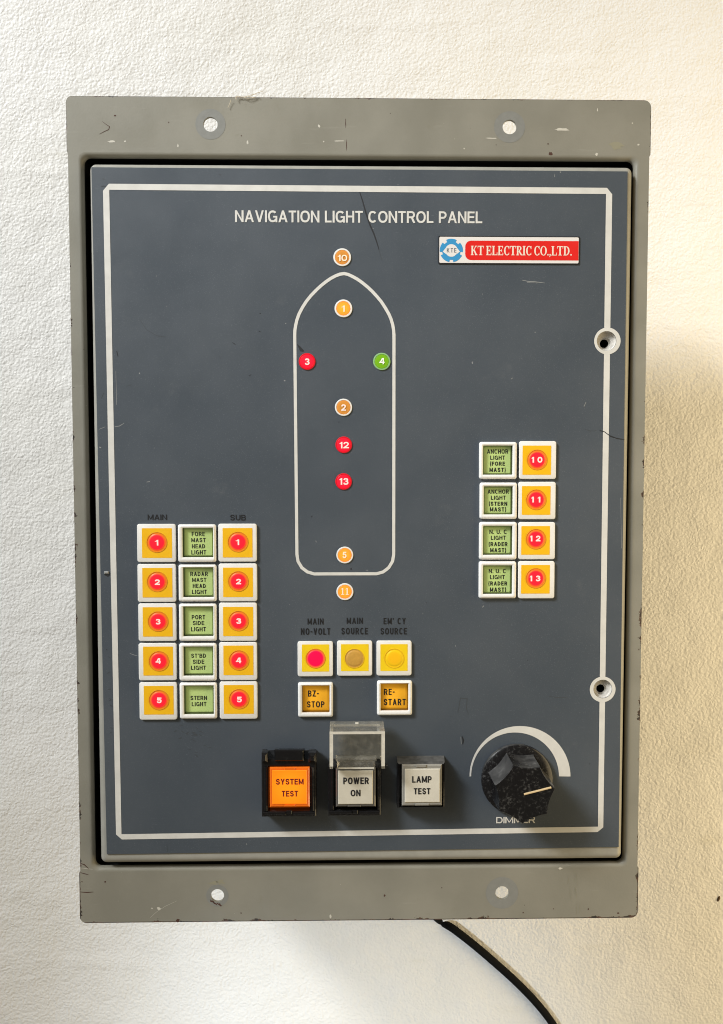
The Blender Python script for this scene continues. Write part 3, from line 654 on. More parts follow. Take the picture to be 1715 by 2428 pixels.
def smudge(px_, py_, n, sx, sy, mi):
    for k in range(n):
        x, y = random.gauss(px_, sx), random.gauss(py_, sy); a = random.uniform(-.8, .8)
        S([(x, y), (x + 4 * math.cos(a), y + 4 * math.sin(a)), (x + 8 * math.cos(a), y + 7 * math.sin(a))], random.uniform(1.2, 3.2), mi, OV + .00006 + k * .000002)
smudge(455, 1738, 12, 11, 8, 2); smudge(470, 1778, 7, 16, 12, 2); smudge(420, 1735, 4, 12, 10, 2); smudge(258, 1660, 8, 3, 30, 2); smudge(540, 1325, 8, 10, 7, 2)
# pip of chipped metal on the left edge
c = P(253, 1357, OV); mb.box(c.x - .0011, c.x + .0011, -OV - .0008, -OV, c.z - .0007, c.z + .0006, 3, .0003)
S([(247, 1362), (256, 1366), (262, 1362)], 3, 1)
plate = mb.build('faceplate', [PLATE, SCR, SCF, SCL], door); plate['label'] = 'slate blue scratched faceplate'

# --- printing on the faceplate
HP = OV + .00012
mb = MB()
def quadline(*pts):
    mb.poly([(p.x, -HP, p.z) for p in (P(x, y, HP) for x, y in pts)], 0)
oTL1, oTL2, iTL = (244.5, 452.3), (258.4, 435.6), (259.3, 450.0)
oTR1, oTR2, iTR = (1439.6, 445.3), (1452.0, 460.6), (1437.2, 460.0)
oBR1, oBR2, iBR = (1430.8, 1961.7), (1417.0, 1972.9), (1418.0, 1960.0)
oBL1, oBL2, iBL = (289.3, 1990.5), (275.4, 1978.5), (288.4, 1978.0)
quadline(oTL2, oTR1, iTR, iTL); quadline(oBL1, oBR2, iBR, iBL); quadline(oTL1, oTL2, iTL); quadline(oTR1, oTR2, iTR); quadline(oBR1, oBR2, iBR); quadline(oBL1, oBL2, iBL)
quadline(oTL1, iTL, iBL, oBL2)
def onedge(a, b, y): t = (y - a[1]) / (b[1] - a[1]); return (a[0] + (b[0] - a[0]) * t, y)
ys = [460, locks[0][1] - 30.4, locks[0][1] + 30.4, locks[1][1] - 29.6, locks[1][1] + 29.6, 1960.5]
for a, b in ((0, 1), (2, 3), (4, 5)):
    o1 = oTR2 if a == 0 else onedge(oTR2, oBR1, ys[a]); o2 = oBR1 if b == 5 else onedge(oTR2, oBR1, ys[b])
    i1 = iTR if a == 0 else onedge(iTR, iBR, ys[a]); i2 = iBR if b == 5 else onedge(iTR, iBR, ys[b])
    quadline(i1, o1, o2, i2)
for a in locks:
    c = P(a[0], a[1], HP); s = (P(a[0] + a[2], a[1], HP) - c).length; c2 = P(a[3], a[4], HP); s2 = (P(a[3] + a[5], a[4], HP) - c2).length
    mb.sheet(circ(c.x, c.z, s, 40), [circ(c2.x, c2.z, s2 * 1.01, 32)], -HP - .00002, 0)
mb.build('border_line', [WHITE], door)
mb = MB()
def gl(f, l): return [f(*p) for p in l]
left = gl(G_, [(785, 490), (725, 500), (660, 525), (590, 562), (520, 610), (445, 670), (370, 740), (298, 815), (230, 900), (170, 992), (120, 1090), (88, 1180), (70, 1260), (59, 1330), (57, 1400)])
right = gl(G_, [(1525, 1400), (1520, 1330), (1507, 1250), (1482, 1165), (1450, 1090), (1398, 1000), (1340, 910), (1272, 828), (1200, 750), (1128, 683), (1050, 620), (978, 570), (900, 528), (845, 503)])
bl = [(704.4, 1315), (707, 1331), (716, 1346), (729, 1356), (745.4, 1360.8)]; br = [(893.2, 1360.4), (909, 1356), (922, 1346), (931, 1331), (933.8, 1315)]
path = [(P(x, y, HP).x, P(x, y, HP).z) for x, y in left + bl + br + right]
mb.ribbon(path, 7.4 * .000212, -HP, 0, True)
mb.build('hull_outline', [WHITE], door)
mb = MB()
letter(mb, 'NAVIGATION LIGHT CONTROL PANEL', 558.3, 500, 1144.7, 528, HP, 0, .17, .09)
mb.build('title_lettering', [WHITE], door)
for lines in ([('MAIN', (350.4, 1219.9, 396.2, 1233), .17, .15)], [('SUB', (546.3, 1220.6, 583.2, 1233.9), .17, .15)],
              [('MAIN', px(D_, 207, 137, 405, 213), .165, .17), ('NO-VOLT', px(D_, 125, 259, 490, 341), .165, .17)],
              [('MAIN', px(D_, 693, 128, 893, 205), .165, .17), ('SOURCE', px(D_, 627, 254, 957, 336), .165, .17)],
              [("EM' CY", px(D_, 1150, 132, 1425, 209), .165, .17), ('SOURCE', px(D_, 1113, 256, 1440, 336), .165, .17)]):
    mb = MB()
    for s, b_, t_, g_ in lines: letter(mb, s, *b_, HP, 0, t_, g_)
    mb.build('caption_lettering', [BLACKP], door)
mb = MB()
o_c = (1080 + 777 / 5.069, 1680 + 817 / 5.069); i_c = (1080 + 718 / 5.069, 1680 + 815 / 5.069); ro, ri = 607 / 5.069, 527 / 5.069
N = 48; ou, inn = [], []
for k in range(N + 1):
    t = PI * k / N
    ou.append(P(o_c[0] - ro * math.cos(t), o_c[1] - ro * math.sin(t), HP)); inn.append(P(i_c[0] - ri * math.cos(t), i_c[1] - ri * math.sin(t), HP))
for k in range(N): mb.poly([(p.x, -HP, p.z) for p in (ou[k], ou[k + 1], inn[k + 1], inn[k])], 0)
letter(mb, 'DIMMER', 1176.7, 1936.8, 1269.4, 1951.8, HP, 0, .19, .10)
mb.build('dimmer_scale', [WHITE], door)

# --- locks in the right border
for (ax, ay, ar, bx_, by_, br_), lh in zip(locks, lock_holes):
    c = P(bx_, by_, OV); s = (P(bx_ + br_, by_, OV) - c).length
    mb = MB()
    e = Vector((-0.0003, 0, -0.0007))
    hz_ = c.z - .0008
    mb.loft([[(c.x + r_ * math.cos(2 * PI * j / 32), y, z_ + r_ * math.sin(2 * PI * j / 32)) for j in range(32)] for r_, y, z_ in
             ((s, -OV + .0003, c.z), (s, -OV + .0020, c.z), (s * .96, -OV + .0023, c.z), (s * .60, -OV + .0026, hz_), (s * .58, -OV + .0040, hz_), (s * .44, -OV + .0043, hz_), (s * .44, .012, hz_))], mis=[0, 0, 0, 0, 0, 1])
    mb.disc(c.x, hz_, s * .45, .012, 1)
    mb.build('lock', [STEEL, DARK], root, (c.x, 0, c.z))

# --- nameplate
mb = MB()
NB = crop(1020, 540, 4.268)
x0, y0 = NB(85, 88); x1, y1 = NB(1512, 370)
cx_, cz_, w_, g_ = rect(x0, y0, x1, y1, OV)
mb.loft([at(rr(cx_, cz_, w_, g_, .0003, 2), -OV - .00001), at(rr(cx_, cz_, w_, g_, .0003, 2), -OV - .0004)], 0, False, True)
x0, y0 = NB(94, 97); x1, y1 = NB(1503, 360)
cx2, cz2, w2, g2 = rect(x0, y0, x1, y1, OV)
mb.sheet(rr(cx2, cz2, w2, g2, .0006, 3), [], -OV - .00046, 1)
npl = mb.build('nameplate', [BLACKP, NPW], root, (cx_, -OV, cz_))
HN = OV + .00052
mb = MB()
x0, y0 = NB(357, 133); x1, y1 = NB(1503, 329); a, b_, c_, d_ = rect(x0, y0, x1, y1, HN)
ol = [p for p in rr(a, b_, c_, d_, .0029, 6)]
ol = [(a + c_ / 2 if p[0] > a else p[0], (b_ + (d_ / 2 if p[1] > b_ else -d_ / 2)) if p[0] > a else p[1]) for p in ol]
o2 = []
for p in ol:
    if not o2 or (Vector(p) - Vector(o2[-1])).length > 1e-7: o2.append(p)
mb.sheet(o2, [], -HN, 0)
# cream serif capitals: drawn strokes with slab ends
def st(a, b, w): d = (Vector(b) - Vector(a)).normalized(); n = Vector((-d.y, d.x)) * w / 2; return [Vector(a) + n, Vector(a) - n, Vector(b) - n, Vector(b) + n]
def rc(x0, y0, x1, y1): return [Vector((x0, y0)), Vector((x1, y0)), Vector((x1, y1)), Vector((x0, y1))]
def ringp(cx, cy, rx, ry, t, th, a0, a1, n=16):
    out = []
    for k in range(n):
        q0, q1 = math.radians(a0 + (a1 - a0) * k / n), math.radians(a0 + (a1 - a0) * (k + 1) / n)
        def w(q_): return th + (t - th) * abs(math.cos(q_)) ** 1.3
        f = lambda q_, i: Vector((cx + (rx - i * w(q_)) * math.cos(q_), cy + (ry - i * w(q_)) * math.sin(q_)))
        out.append([f(q0, 0), f(q1, 0), f(q1, 1), f(q0, 1)])
    return out
TH, TN, SF = .17, .08, .075
def stem(x): return [rc(x, 0, x + TH, 1), rc(x - .07, 0, x + TH + .07, SF), rc(x - .07, 1 - SF, x + TH + .07, 1)]
GL = {
 'K': (stem(.08) + [st((.24, .42), (.56, .96), TN), st((.33, .60), (.60, .04), .15), rc(.44, 1 - SF, .68, 1), rc(.46, 0, .74, SF)], .76),
 'T': ([rc(.25, 0, .25 + TH, 1), rc(.16, 0, .51, SF), rc(.0, .91, .67, 1), rc(0, .74, .06, 1), rc(.61, .74, .67, 1)], .70),
 'E': (stem(.08) + [rc(.2, 0, .58, .08), rc(.2, .92, .56, 1), rc(.2, .47, .44, .54), rc(.53, 0, .60, .27), rc(.50, .74, .57, 1), rc(.40, .37, .46, .64)], .66),
 'L': (stem(.08) + [rc(.2, 0, .58, .08), rc(.53, 0, .60, .30)], .64),
 'C': (ringp(.36, .5, .33, .52, TH, TN, 48, 312) + [rc(.54, .66, .61, 1.0), rc(.55, .06, .60, .28)], .68),
 'R': (stem(.08) + ringp(.30, .74, .28, .26, TH, TN, -90, 90) + [st((.30, .50), (.58, .03), .15), rc(.2, .92, .32, 1), rc(.2, .47, .32, .54), rc(.50, 0, .70, SF)], .70),
 'I': (stem(.08), .36),
 'O': (ringp(.38, .5, .36, .52, TH, TN, 0, 360, 24), .76),
 'D': (stem(.08) + ringp(.28, .5, .40, .5, TH, TN, -90, 90) + [rc(.2, .92, .30, 1), rc(.2, 0, .30, .08)], .74),
 '.': ([rc(.04, 0, .18, .15)], .24), ',': ([rc(.04, 0, .18, .15), st((.14, .03), (.05, -.17), .07)], .24), ' ': ([], .22)}
def serif(mb, s, x0, y0, x1, y1, h, mi):
    tot = sum(GL[c][1] for c in s); a = P(x0, y1, h); b = P(x1, y0, h); sx = (b.x - a.x) / tot; sz = b.z - a.z; x = 0; k = 0
    for c in s:
        for pl in GL[c][0]:
            mb.poly([(a.x + (x + p.x) * sx, -h - (k % 7) * .000006, a.z + p.y * sz) for p in pl], mi); k += 1
        x += GL[c][1]
x0, y0 = NB(412, 187); x1, y1 = NB(1440, 277)
serif(mb, 'KT ELECTRIC CO.,LTD.', x0, y0, x1, y1, HN + .00004, 1)
mb.build('red_banner', [RED, CREAM], npl, (a, -HN, b_))
mb = MB()
ec = P(*NB(216, 230), HN); q_ = .000212
def sector(r0, r1, a0, a1, mi, y, n=10):
    o = [(ec.x + r1 * q_ * math.cos(math.radians(a0 + (a1 - a0) * k / n)), ec.z + r1 * q_ * math.sin(math.radians(a0 + (a1 - a0) * k / n))) for k in range(n + 1)]
    i = [(ec.x + r0 * q_ * math.cos(math.radians(a1 - 0 - (a1 - a0) * k / n)), ec.z + r0 * q_ * math.sin(math.radians(a1 - (a1 - a0) * k / n))) for k in range(n + 1)]
    for k in range(n): mb.poly([(o[k][0], y, o[k][1]), (o[k + 1][0], y, o[k + 1][1]), (i[n - k - 1][0], y, i[n - k - 1][1]), (i[n - k][0], y, i[n - k][1])], mi)
sector(13, 21.5, 0, 360, 0, -HN, 40)
for c0, hw in ((90, 27), (17, 25), (163, 25), (232, 28), (308, 28)): sector(21, 27, c0 - hw, c0 + hw, 0, -HN - .00001)
mb.disc(ec.x, ec.z, 14.4 * q_, -HN - .00003, 1)
for sg in (-1, 1): mb.poly([(ec.x + sg * 13 * q_, -HN - .00004, ec.z + 6 * q_), (ec.x + sg * 13 * q_, -HN - .00004, ec.z - 8 * q_), (ec.x + sg * 20 * q_, -HN - .00004, ec.z - 2.5 * q_)], 1)
letter(mb, 'KTE', *NB(170, 206), *NB(266, 250), HN + .00007, 2, .15, .26)
mb.build('emblem', [BLUE, NPW, GREYP], npl, (ec.x, -HN, ec.z))

# --- push buttons: flat white plates with a yellow film, a pressed ring and a lit red lens
def bevel_plate(mb, cx, cz, w, h, hb, r=.0011, mi=0):
    b = .0004
    mb.loft([at(rr(cx, cz, w, h, r), -OV - .00001), at(rr(cx, cz, w, h, r), -OV - hb + b), at(rr(cx, cz, w - b * .6, h - b * .6, r), -OV - hb + b * .3), at(rr(cx, cz, w - b * 2, h - b * 2, r * .8), -OV - hb)], mi, False, True)
def square_lamp(bz_, film, lens_c, digits, dig_rect, film_m, ring_m, lens_m, label, rl=18.9, rring=24.0, name='push_button'):
    hb = .0014; H = OV + hb
    cx, cz, w, h = rect(*bz_, OV); jit = random.uniform(-.006, .006)
    mb = MB(); bevel_plate(mb, cx, cz, w, h, hb)
    b = mb.build(name, [BEZEL], root, (cx, -OV, cz)); b['label'] = label
    mb = MB(); fx, fz, fw, fh = rect(*film, H)
    mb.loft([at(rr(fx, fz, fw, fh, .0002, 2), -H - .00002), at(rr(fx, fz, fw, fh, .0002, 2), -H - .00010)], 0, False, True)
    mb.build('yellow_film', [film_m], b, (fx, -H, fz))
    q = .000212; lc = P(*lens_c, H)
    mb = MB(); mb.rings(lc.x, lc.z, [(rring * q * 1.02, -H - .00011), (rring * q, -H - .00028), (rring * q * .96, -H - .00028), (rring * q * .95, -H - .00014)], 0, 40)
    mb.disc(lc.x, lc.z, rring * q * .96, -H - .00014, 1)
    mb.rings(lc.x, lc.z, [(rl * 1.05 * q, -H - .00014), (rl * q * .98, -H - .00030), (rl * q * .80, -H - .00040)], 1, 40, cap1=True)
    if digits: letter(mb, digits, *dig_rect, H + .00046, 2, .24, .16 if len(digits) < 3 else .12)
    l = mb.build('lens', [ring_m, lens_m, DIGIT], b, (lc.x, -H, lc.z))
    return b
col1 = [(326.8, 1242.2, 418.1, 1332.3), (327.8, 1336.9, 418.5, 1426.6), (329.7, 1430, 419.1, 1519.2), (330.3, 1524.1, 419.9, 1611.9), (332.1, 1616.8, 420.9, 1705)]
film1 = [px(A, 137, 215, 497, 571), px(A, 142, 692, 502, 1047), px(B, 147, -103, 505, 250), px(B, 152, 370, 510, 718), px(B, 160, 843, 517, 1187)]
len1 = [A(316, 385), A(320, 858), B(331, 68), B(341, 545), B(342, 1012)]
dig1 = [px(A, 292, 355, 333, 423), px(A, 290, 830, 352, 898), px(B, 300, 38, 360, 105), px(B, 300, 510, 363, 578), px(B, 313, 982, 374, 1050)]
col3 = [(518.7, 1241.6, 609.5, 1331.3), (519.7, 1335.7, 610.3, 1425), (520.7, 1428.4, 609.9, 1518.8), (521, 1521.7, 610.3, 1611.5), (522, 1614.9, 611.2, 1703)]
film3 = [px(A, 1107, 213, 1465, 566), px(A, 1112, 688, 1470, 1042), px(B, 1112, -107, 1473, 244), px(B, 1116, 358, 1476, 713), px(B, 1120, 832, 1480, 1178)]
len3 = [A(1291, 380), A(1295, 853), B(1297, 62), B(1302, 535), B(1303, 1000)]
dig3 = [px(A, 1263, 350, 1305, 418), px(A, 1267, 823, 1328, 890), px(B, 1268, 30, 1330, 97), px(B, 1265, 503, 1330, 570), px(B, 1275, 972, 1337, 1040)]
for k in range(5):
    square_lamp(col1[k], film1[k], len1[k], str(k + 1), dig1[k], YEL, RIMO, REDL, 'push button %d under MAIN, left of the green windows' % (k + 1))
    square_lamp(col3[k], film3[k], len3[k], str(k + 1), dig3[k], YEL, RIMO, REDL, 'push button %d under SUB' % (k + 1))
col4 = [(1230.7, 1046, 1317.7, 1135.7), (1228.8, 1142.4, 1316.4, 1230.9), (1228.5, 1237.7, 1315, 1325.6), (1228.1, 1330, 1313.8, 1418.1)]
film4 = [px(C_, 742, 152, 1130, 549), px(C_, 733, 703, 1122, 1094), px(C_, 725, 1247, 1113, 1637), px(C_, 723, 1777, 1112, 2166)]
len4 = [C_(940, 346), C_(927, 888), C_(923, 1424), C_(921, 1957)]
dig4 = [(C_(866, 0), C_(1012, 0), 306, 384, '10'), (C_(860, 0), C_(985, 0), 848, 926, '11'), (C_(844, 0), C_(986, 0), 1378, 1456, '12'), (C_(841, 0), C_(986, 0), 1922, 1999, '13')]
for k in range(4):
    a, b_, y0, y1, s = dig4[k]; yy0 = C_(0, y0)[1]; yy1 = C_(0, y1)[1]
    square_lamp(col4[k], film4[k], len4[k], s[0] + ' ' + s[1], (a[0], yy0, b_[0], yy1), YEL, RIMO, REDL, 'push button %s beside its green window' % s)
for bz_, fl, lc, lm, rm, nm in ((px(D_, 85, 418, 522, 850), px(D_, 137, 460, 475, 797), D_(306, 634), MAGL, RIMO, 'lit magenta MAIN NO-VOLT lamp'),
                      (px(D_, 573, 410, 1008, 843), px(D_, 622, 457, 965, 790), D_(788, 634), AMBL, RIML, 'unlit brownish MAIN SOURCE lamp'),
                      (px(D_, 1062, 410, 1495, 840), px(D_, 1110, 457, 1448, 788), D_(1282, 632), YELL, RIML, "orange-yellow EM'CY SOURCE lamp")):
    square_lamp(bz_, fl, lc, None, None, LEMON, rm, lm, nm, 18.4, 23.4, 'status_lamp')

# --- recessed windows: white bezel, dark shaft, plate with lettering
def window(bz_, wn, lines, word, plate_m, wall_m, ink, name, label, bold, depth=.0009):
    hb = .0021
    cx, cz, w, h = rect(*bz_, OV); ox, oz, ow, oh = rect(*wn, OV + hb)
    mb = MB(); y = -OV
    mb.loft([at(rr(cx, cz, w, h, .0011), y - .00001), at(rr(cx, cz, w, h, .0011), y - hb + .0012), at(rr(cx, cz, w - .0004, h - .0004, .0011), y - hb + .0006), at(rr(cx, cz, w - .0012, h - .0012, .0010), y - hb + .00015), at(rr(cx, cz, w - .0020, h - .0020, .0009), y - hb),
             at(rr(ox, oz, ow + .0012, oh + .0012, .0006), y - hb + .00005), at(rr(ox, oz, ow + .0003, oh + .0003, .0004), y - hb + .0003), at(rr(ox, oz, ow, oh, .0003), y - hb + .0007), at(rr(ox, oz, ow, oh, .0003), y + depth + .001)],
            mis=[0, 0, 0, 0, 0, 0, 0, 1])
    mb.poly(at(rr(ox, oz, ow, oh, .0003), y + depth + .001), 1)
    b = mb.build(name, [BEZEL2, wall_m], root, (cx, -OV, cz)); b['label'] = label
    mb = MB(); e = .0016 if plate_m is GREENP else .0026
    mb.loft([at(rr(ox, oz, ow - .0002, oh - .0002, .0006), y + depth + .0008), at(rr(ox, oz, ow - .0004, oh - .0004, .0006), y + depth), at(rr(ox, oz, ow - e, oh - e, .0006), y + depth - .0006)], 0, False, True)
    for s, b4 in lines:
        letter(mb, s, *b4, OV - depth + .0006 + .00008, 1, bold, .16)
    mb.build('label_plate', [plate_m, ink], b, (ox, -OV + depth, oz))
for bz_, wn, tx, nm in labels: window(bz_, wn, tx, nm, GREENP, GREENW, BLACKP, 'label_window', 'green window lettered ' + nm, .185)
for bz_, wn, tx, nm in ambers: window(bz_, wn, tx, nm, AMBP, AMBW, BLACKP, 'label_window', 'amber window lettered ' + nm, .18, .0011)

# --- round signal lamps of the ship diagram
def round_lamp(x, y, R, digits, dr, rim_m, lens_m, label, serif_=False, inner=16.6, dig=DIGIT):
    q = .000212; c = P(x, y, OV); mb = MB()
    mb.rings(c.x, c.z, [(R * q, -OV - .00001), (R * q, -OV - .0003), (R * q * .97, -OV - .0005), (inner * q * 1.03, -OV - .00055), (inner * q, -OV - .0003)], 0, 40)
    b = mb.build('signal_lamp', [rim_m], root, (c.x, -OV, c.z)); b['label'] = label
    mb = MB(); H = OV + .0003
    mb.rings(c.x, c.z, [(inner * q, -H), (inner * q * .93, -H - .0002), (inner * q * .8, -H - .00025)], 0, 40, cap1=True)
    if serif_:
        w = (dr[2] - dr[0]) / 2
        for k in (0, 1):
            a = P(dr[0] + w * k, dr[3], H + .00046); t = P(dr[0] + w * (k + 1), dr[1], H + .00046); sx, sz = t.x - a.x, t.z - a.z
            for n_, pl in enumerate((rc(.40, 0, .66, 1), rc(.22, 0, .86, .09), [Vector((.40, 1)), Vector((.16, .86)), Vector((.16, .80)), Vector((.40, .86))])):
                mb.poly([(a.x + p.x * sx, -H - .00046 - n_ * .000008, a.z + p.y * sz) for p in pl], 1)
    else: letter(mb, digits, *dr, H + .00046, 1, .20, .14)
    mb.build('lens', [lens_m, dig], b, (c.x, -H, c.z))
round_lamp(811.8, 610.4, 20.6, '10', px(G_, 693, 213, 832, 305), BEZEL, ORD, 'dull orange lamp 10 above the hull outline', dig=DIGITP)
round_lamp(814.7, 731.6, 20.7, '1', px(G_, 750, 963, 797, 1055), BEZEL, ORL, 'bright orange lamp 1 in the bow', dig=DIGITP)
round_lamp(728.5, 857.3, 19.6, '3', px(G_, 205, 1745, 277, 1842), REDRIM, REDR, 'red lamp 3', inner=16.8)
round_lamp(905.6, 857.3, 20.3, '4', px(G_, 1308, 1740, 1387, 1832), GRNRIM, GRNL, 'green lamp 4', dig=mat('white_digit', (.85, .85, .8), .4, emit=(1, 1, .9), estr=.15))
round_lamp(814.9, 966, 20.2, '2', px(Gb, 517, 254, 566, 320), BEZEL, ORD, 'dull orange lamp 2', dig=DIGIT)
round_lamp(815.4, 1054.7, 19.6, '12', px(Gb, 500, 640, 596, 706), REDRIM, REDR, 'red lamp 12', inner=16.8)
round_lamp(815.0, 1141.7, 19.6, '13', px(Gb, 498, 1012, 592, 1080), REDRIM, REDR, 'red lamp 13', inner=16.8)
round_lamp(817.9, 1316, 20.0, '5', px(Gb, 530, 1768, 572, 1834), BEZEL, ORL, 'bright orange lamp 5 in the stern', dig=DIGITP)
round_lamp(818.1, 1402.9, 20.2, '11', px(Gb, 508, 2142, 600, 2210), BEZEL, ORL, 'orange lamp 11 below the hull outline', True, dig=DIGITP)

# --- the three large illuminated switches
def prism(mb, r0, h0, r1, h1, mi=0, capf=True, bev=.0004, top=None):
    """block from pixel rectangle r0 at height h0 to pixel rectangle r1 at height h1"""
    def q(r, h, i=0):
        a = P(r[0], r[3], h); b = P(r[2], r[1], h); return [(a.x + i, -h, a.z + i), (b.x - i, -h, a.z + i), (b.x - i, -h, b.z - i), (a.x + i, -h, b.z - i)]
    l1 = q(r1, h1); l1b = [(x, -h1 + bev, z) for x, y, z in l1]
    i0 = len(mb.f); mb.loft([q(r0, h0), l1b, q(r1, h1, bev)], mi, False, capf)
    if top is not None: mb.m[i0 + 2] = mb.m[i0 + 6] = top
    return q(r1, h1, bev)
def frame_front(mb, outer, inner, h, depth, mi=0, back=True):
    """open box front: ring between two pixel rectangles at height h, with an inner shaft"""
    def q(r, hh): a = P(r[0], r[3], h); b = P(r[2], r[1], h); return [(a.x, -hh, a.z), (b.x, -hh, a.z), (b.x, -hh, b.z), (a.x, -hh, b.z)]
    i = q(inner, h)
    mb.loft([outer, i, q(inner, h - depth)], mi)
    if back: mb.poly(q(inner, h - depth), mi)
def cap(parent, outer, inset, h, capm, inm, ink, lines, lab, tabs):
    mb = MB(); f = prism(mb, outer, OV + .003, outer, h, 0, True, .0007)
    for t in tabs: prism(mb, t, h - .0002, t, h + .0005, 0, True, .0002)
    c = rect(*outer, h)
    b = mb.build('button_cap', [capm], parent, (c[0], -h, c[1])); b['label'] = lab
    ci = rect(*inset, h)
    mb2 = MB(); prism(mb2, inset, h - .0001, inset, h + .0005, 0, True, .0003)
    for s, b4 in lines: letter(mb2, s, *b4, h + .00058, 1, .20, .11)
    mb2.build('inscription_plate', [inm, ink], parent, (ci[0], -h, ci[1]))
# SYSTEM TEST
HS = .013
mb = MB()
o = px(E_, 68, 392, 485, 835)
f = prism(mb, px(E_, 88, 318, 492, 800), OV, o, HS, 0, False, .0006)
frame_front(mb, f, px(E_, 118, 438, 442, 792), HS, .010)
r = px(E_, 163, 335, 402, 352); prism(mb, px(E_, 175, 306, 400, 350), OV + .002, px(E_, 165, 318, 392, 408), HS + .0018, 0, True, .0006)
for s_ in (px(E_, 66, 345, 112, 420), px(E_, 425, 345, 488, 420)): prism(mb, (s_[0] + 3, s_[1] - 10, s_[2], s_[3] - 10), OV + .002, s_, HS + .0022, 0, True, .0012)
for b4 in (px(E_, 72, 795, 255, 822), px(E_, 305, 795, 482, 822)): prism(mb, b4, HS - .0002, b4, HS + .0007, 0, True, .0003)
b4 = px(E_, 258, 785, 300, 815); prism(mb, b4, HS - .0002, b4, HS + .0011, 0, True, .0003)
for b4 in (px(E_, 90, 450, 108, 790), px(E_, 452, 450, 468, 790)): prism(mb, b4, HS - .0002, b4, HS + .0005, 0, True, .0002)
c = rect(*o, HS); sw1 = mb.build('switch', [BLK], root, (c[0], -OV, c[1])); sw1['label'] = 'switch with lit orange SYSTEM TEST cap'
cap(sw1, px(E_, 130, 450, 436, 762), px(E_, 149, 474, 416, 737), .0150, CAPO, INO, DKRED, [('SYSTEM', px(E_, 177, 540, 390, 585)), ('TEST', px(E_, 222, 632, 347, 677))], 'lit orange cap', [px(E_, 243, 455, 325, 474), px(E_, 243, 740, 325, 755)])
# POWER ON
mb = MB()
o = px(E_, 580, 445, 985, 828)
f = prism(mb, px(E_, 590, 380, 990, 790), OV, o, HS, 0, False, .0006)
frame_front(mb, f, px(E_, 626, 458, 955, 785), HS, .010)
for b4 in (px(E_, 584, 790, 765, 815), px(E_, 812, 790, 980, 815)): prism(mb, b4, HS - .0002, b4, HS + .0007, 0, True, .0003)
b4 = px(E_, 768, 782, 808, 812); prism(mb, b4, HS - .0002, b4, HS + .0011, 0, True, .0003)
for b4 in (px(E_, 604, 452, 620, 780), px(E_, 958, 452, 972, 780)): prism(mb, b4, HS - .0002, b4, HS + .0005, 0, True, .0002)
c = rect(*o, HS); sw2 = mb.build('switch', [BLK], root, (c[0], -OV, c[1])); sw2['label'] = 'switch with POWER ON cap under a raised clear lid'
cap(sw2, px(E_, 638, 460, 945, 760), px(E_, 656, 477, 923, 738), .0150, CAPW, INW, BLACKP, [('POWER', px(E_, 695, 530, 892, 582)), ('ON', px(E_, 752, 625, 828, 675))], 'clear cap over ivory plate', [px(E_, 750, 462, 830, 476), px(E_, 730, 742, 830, 756)])
mb = MB()
hb_, hf_ = .0075, .0255; th = .0013
a = P(*E_(595, 385), hb_); b_ = P(*E_(1003, 93), hb_); zl = P(*E_(600, 445), hf_).z
X0, X1, Z0, Z1 = a.x, b_.x, a.z, b_.z
mb.box(X0, X1, -hb_ - th, -hb_, Z0, Z1, 0, .0003)
mb.box(X0, X1, -hf_, -hb_ - th, Z1 - th, Z1, 0, .0003)
for xa, xb in ((X0, X0 + th * 1.2), (X1 - th * 1.2, X1)):
    mb.box(xa, xb, -hf_, -hb_ - th, Z0 + .001, Z1 - th - .00005, 0, .0003)
    mb.box(xa, xb, -hf_, -hf_ + .010, zl, Z0 + .0009, 0, .0003)
# lid rims: whitish strips with the bright edge highlight painted in
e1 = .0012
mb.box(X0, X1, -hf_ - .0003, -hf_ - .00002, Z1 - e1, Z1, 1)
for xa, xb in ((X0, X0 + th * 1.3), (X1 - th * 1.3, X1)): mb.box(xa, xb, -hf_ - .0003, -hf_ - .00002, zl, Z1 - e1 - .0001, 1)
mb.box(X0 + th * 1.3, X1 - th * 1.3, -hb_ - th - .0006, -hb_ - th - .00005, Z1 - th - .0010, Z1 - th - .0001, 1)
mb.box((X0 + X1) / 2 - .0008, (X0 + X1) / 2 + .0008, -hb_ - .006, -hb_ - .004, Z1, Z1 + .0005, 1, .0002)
k1 = px(E_, 638, 370, 950, 462); ka = P(k1[0], k1[3], .017); kb = P(k1[2], k1[1], .017)
mb.box(ka.x, kb.x, -.019, -.0135, ka.z + .004, kb.z, 0, .0012); mb.box(ka.x + .0006, kb.x - .0006, -.0185, -.0155, ka.z + .0002, ka.z + .0037, 0, .0012); mb.box(ka.x + .0012, kb.x - .0012, -.01875, -.0186, ka.z + .0004, ka.z + .0011, 1)
lid = mb.build('flip_lid', [CLEAR, EDGEGLINT], sw2, ((X0 + X1) / 2, -OV, Z0)); lid['label'] = 'raised clear plastic lid'
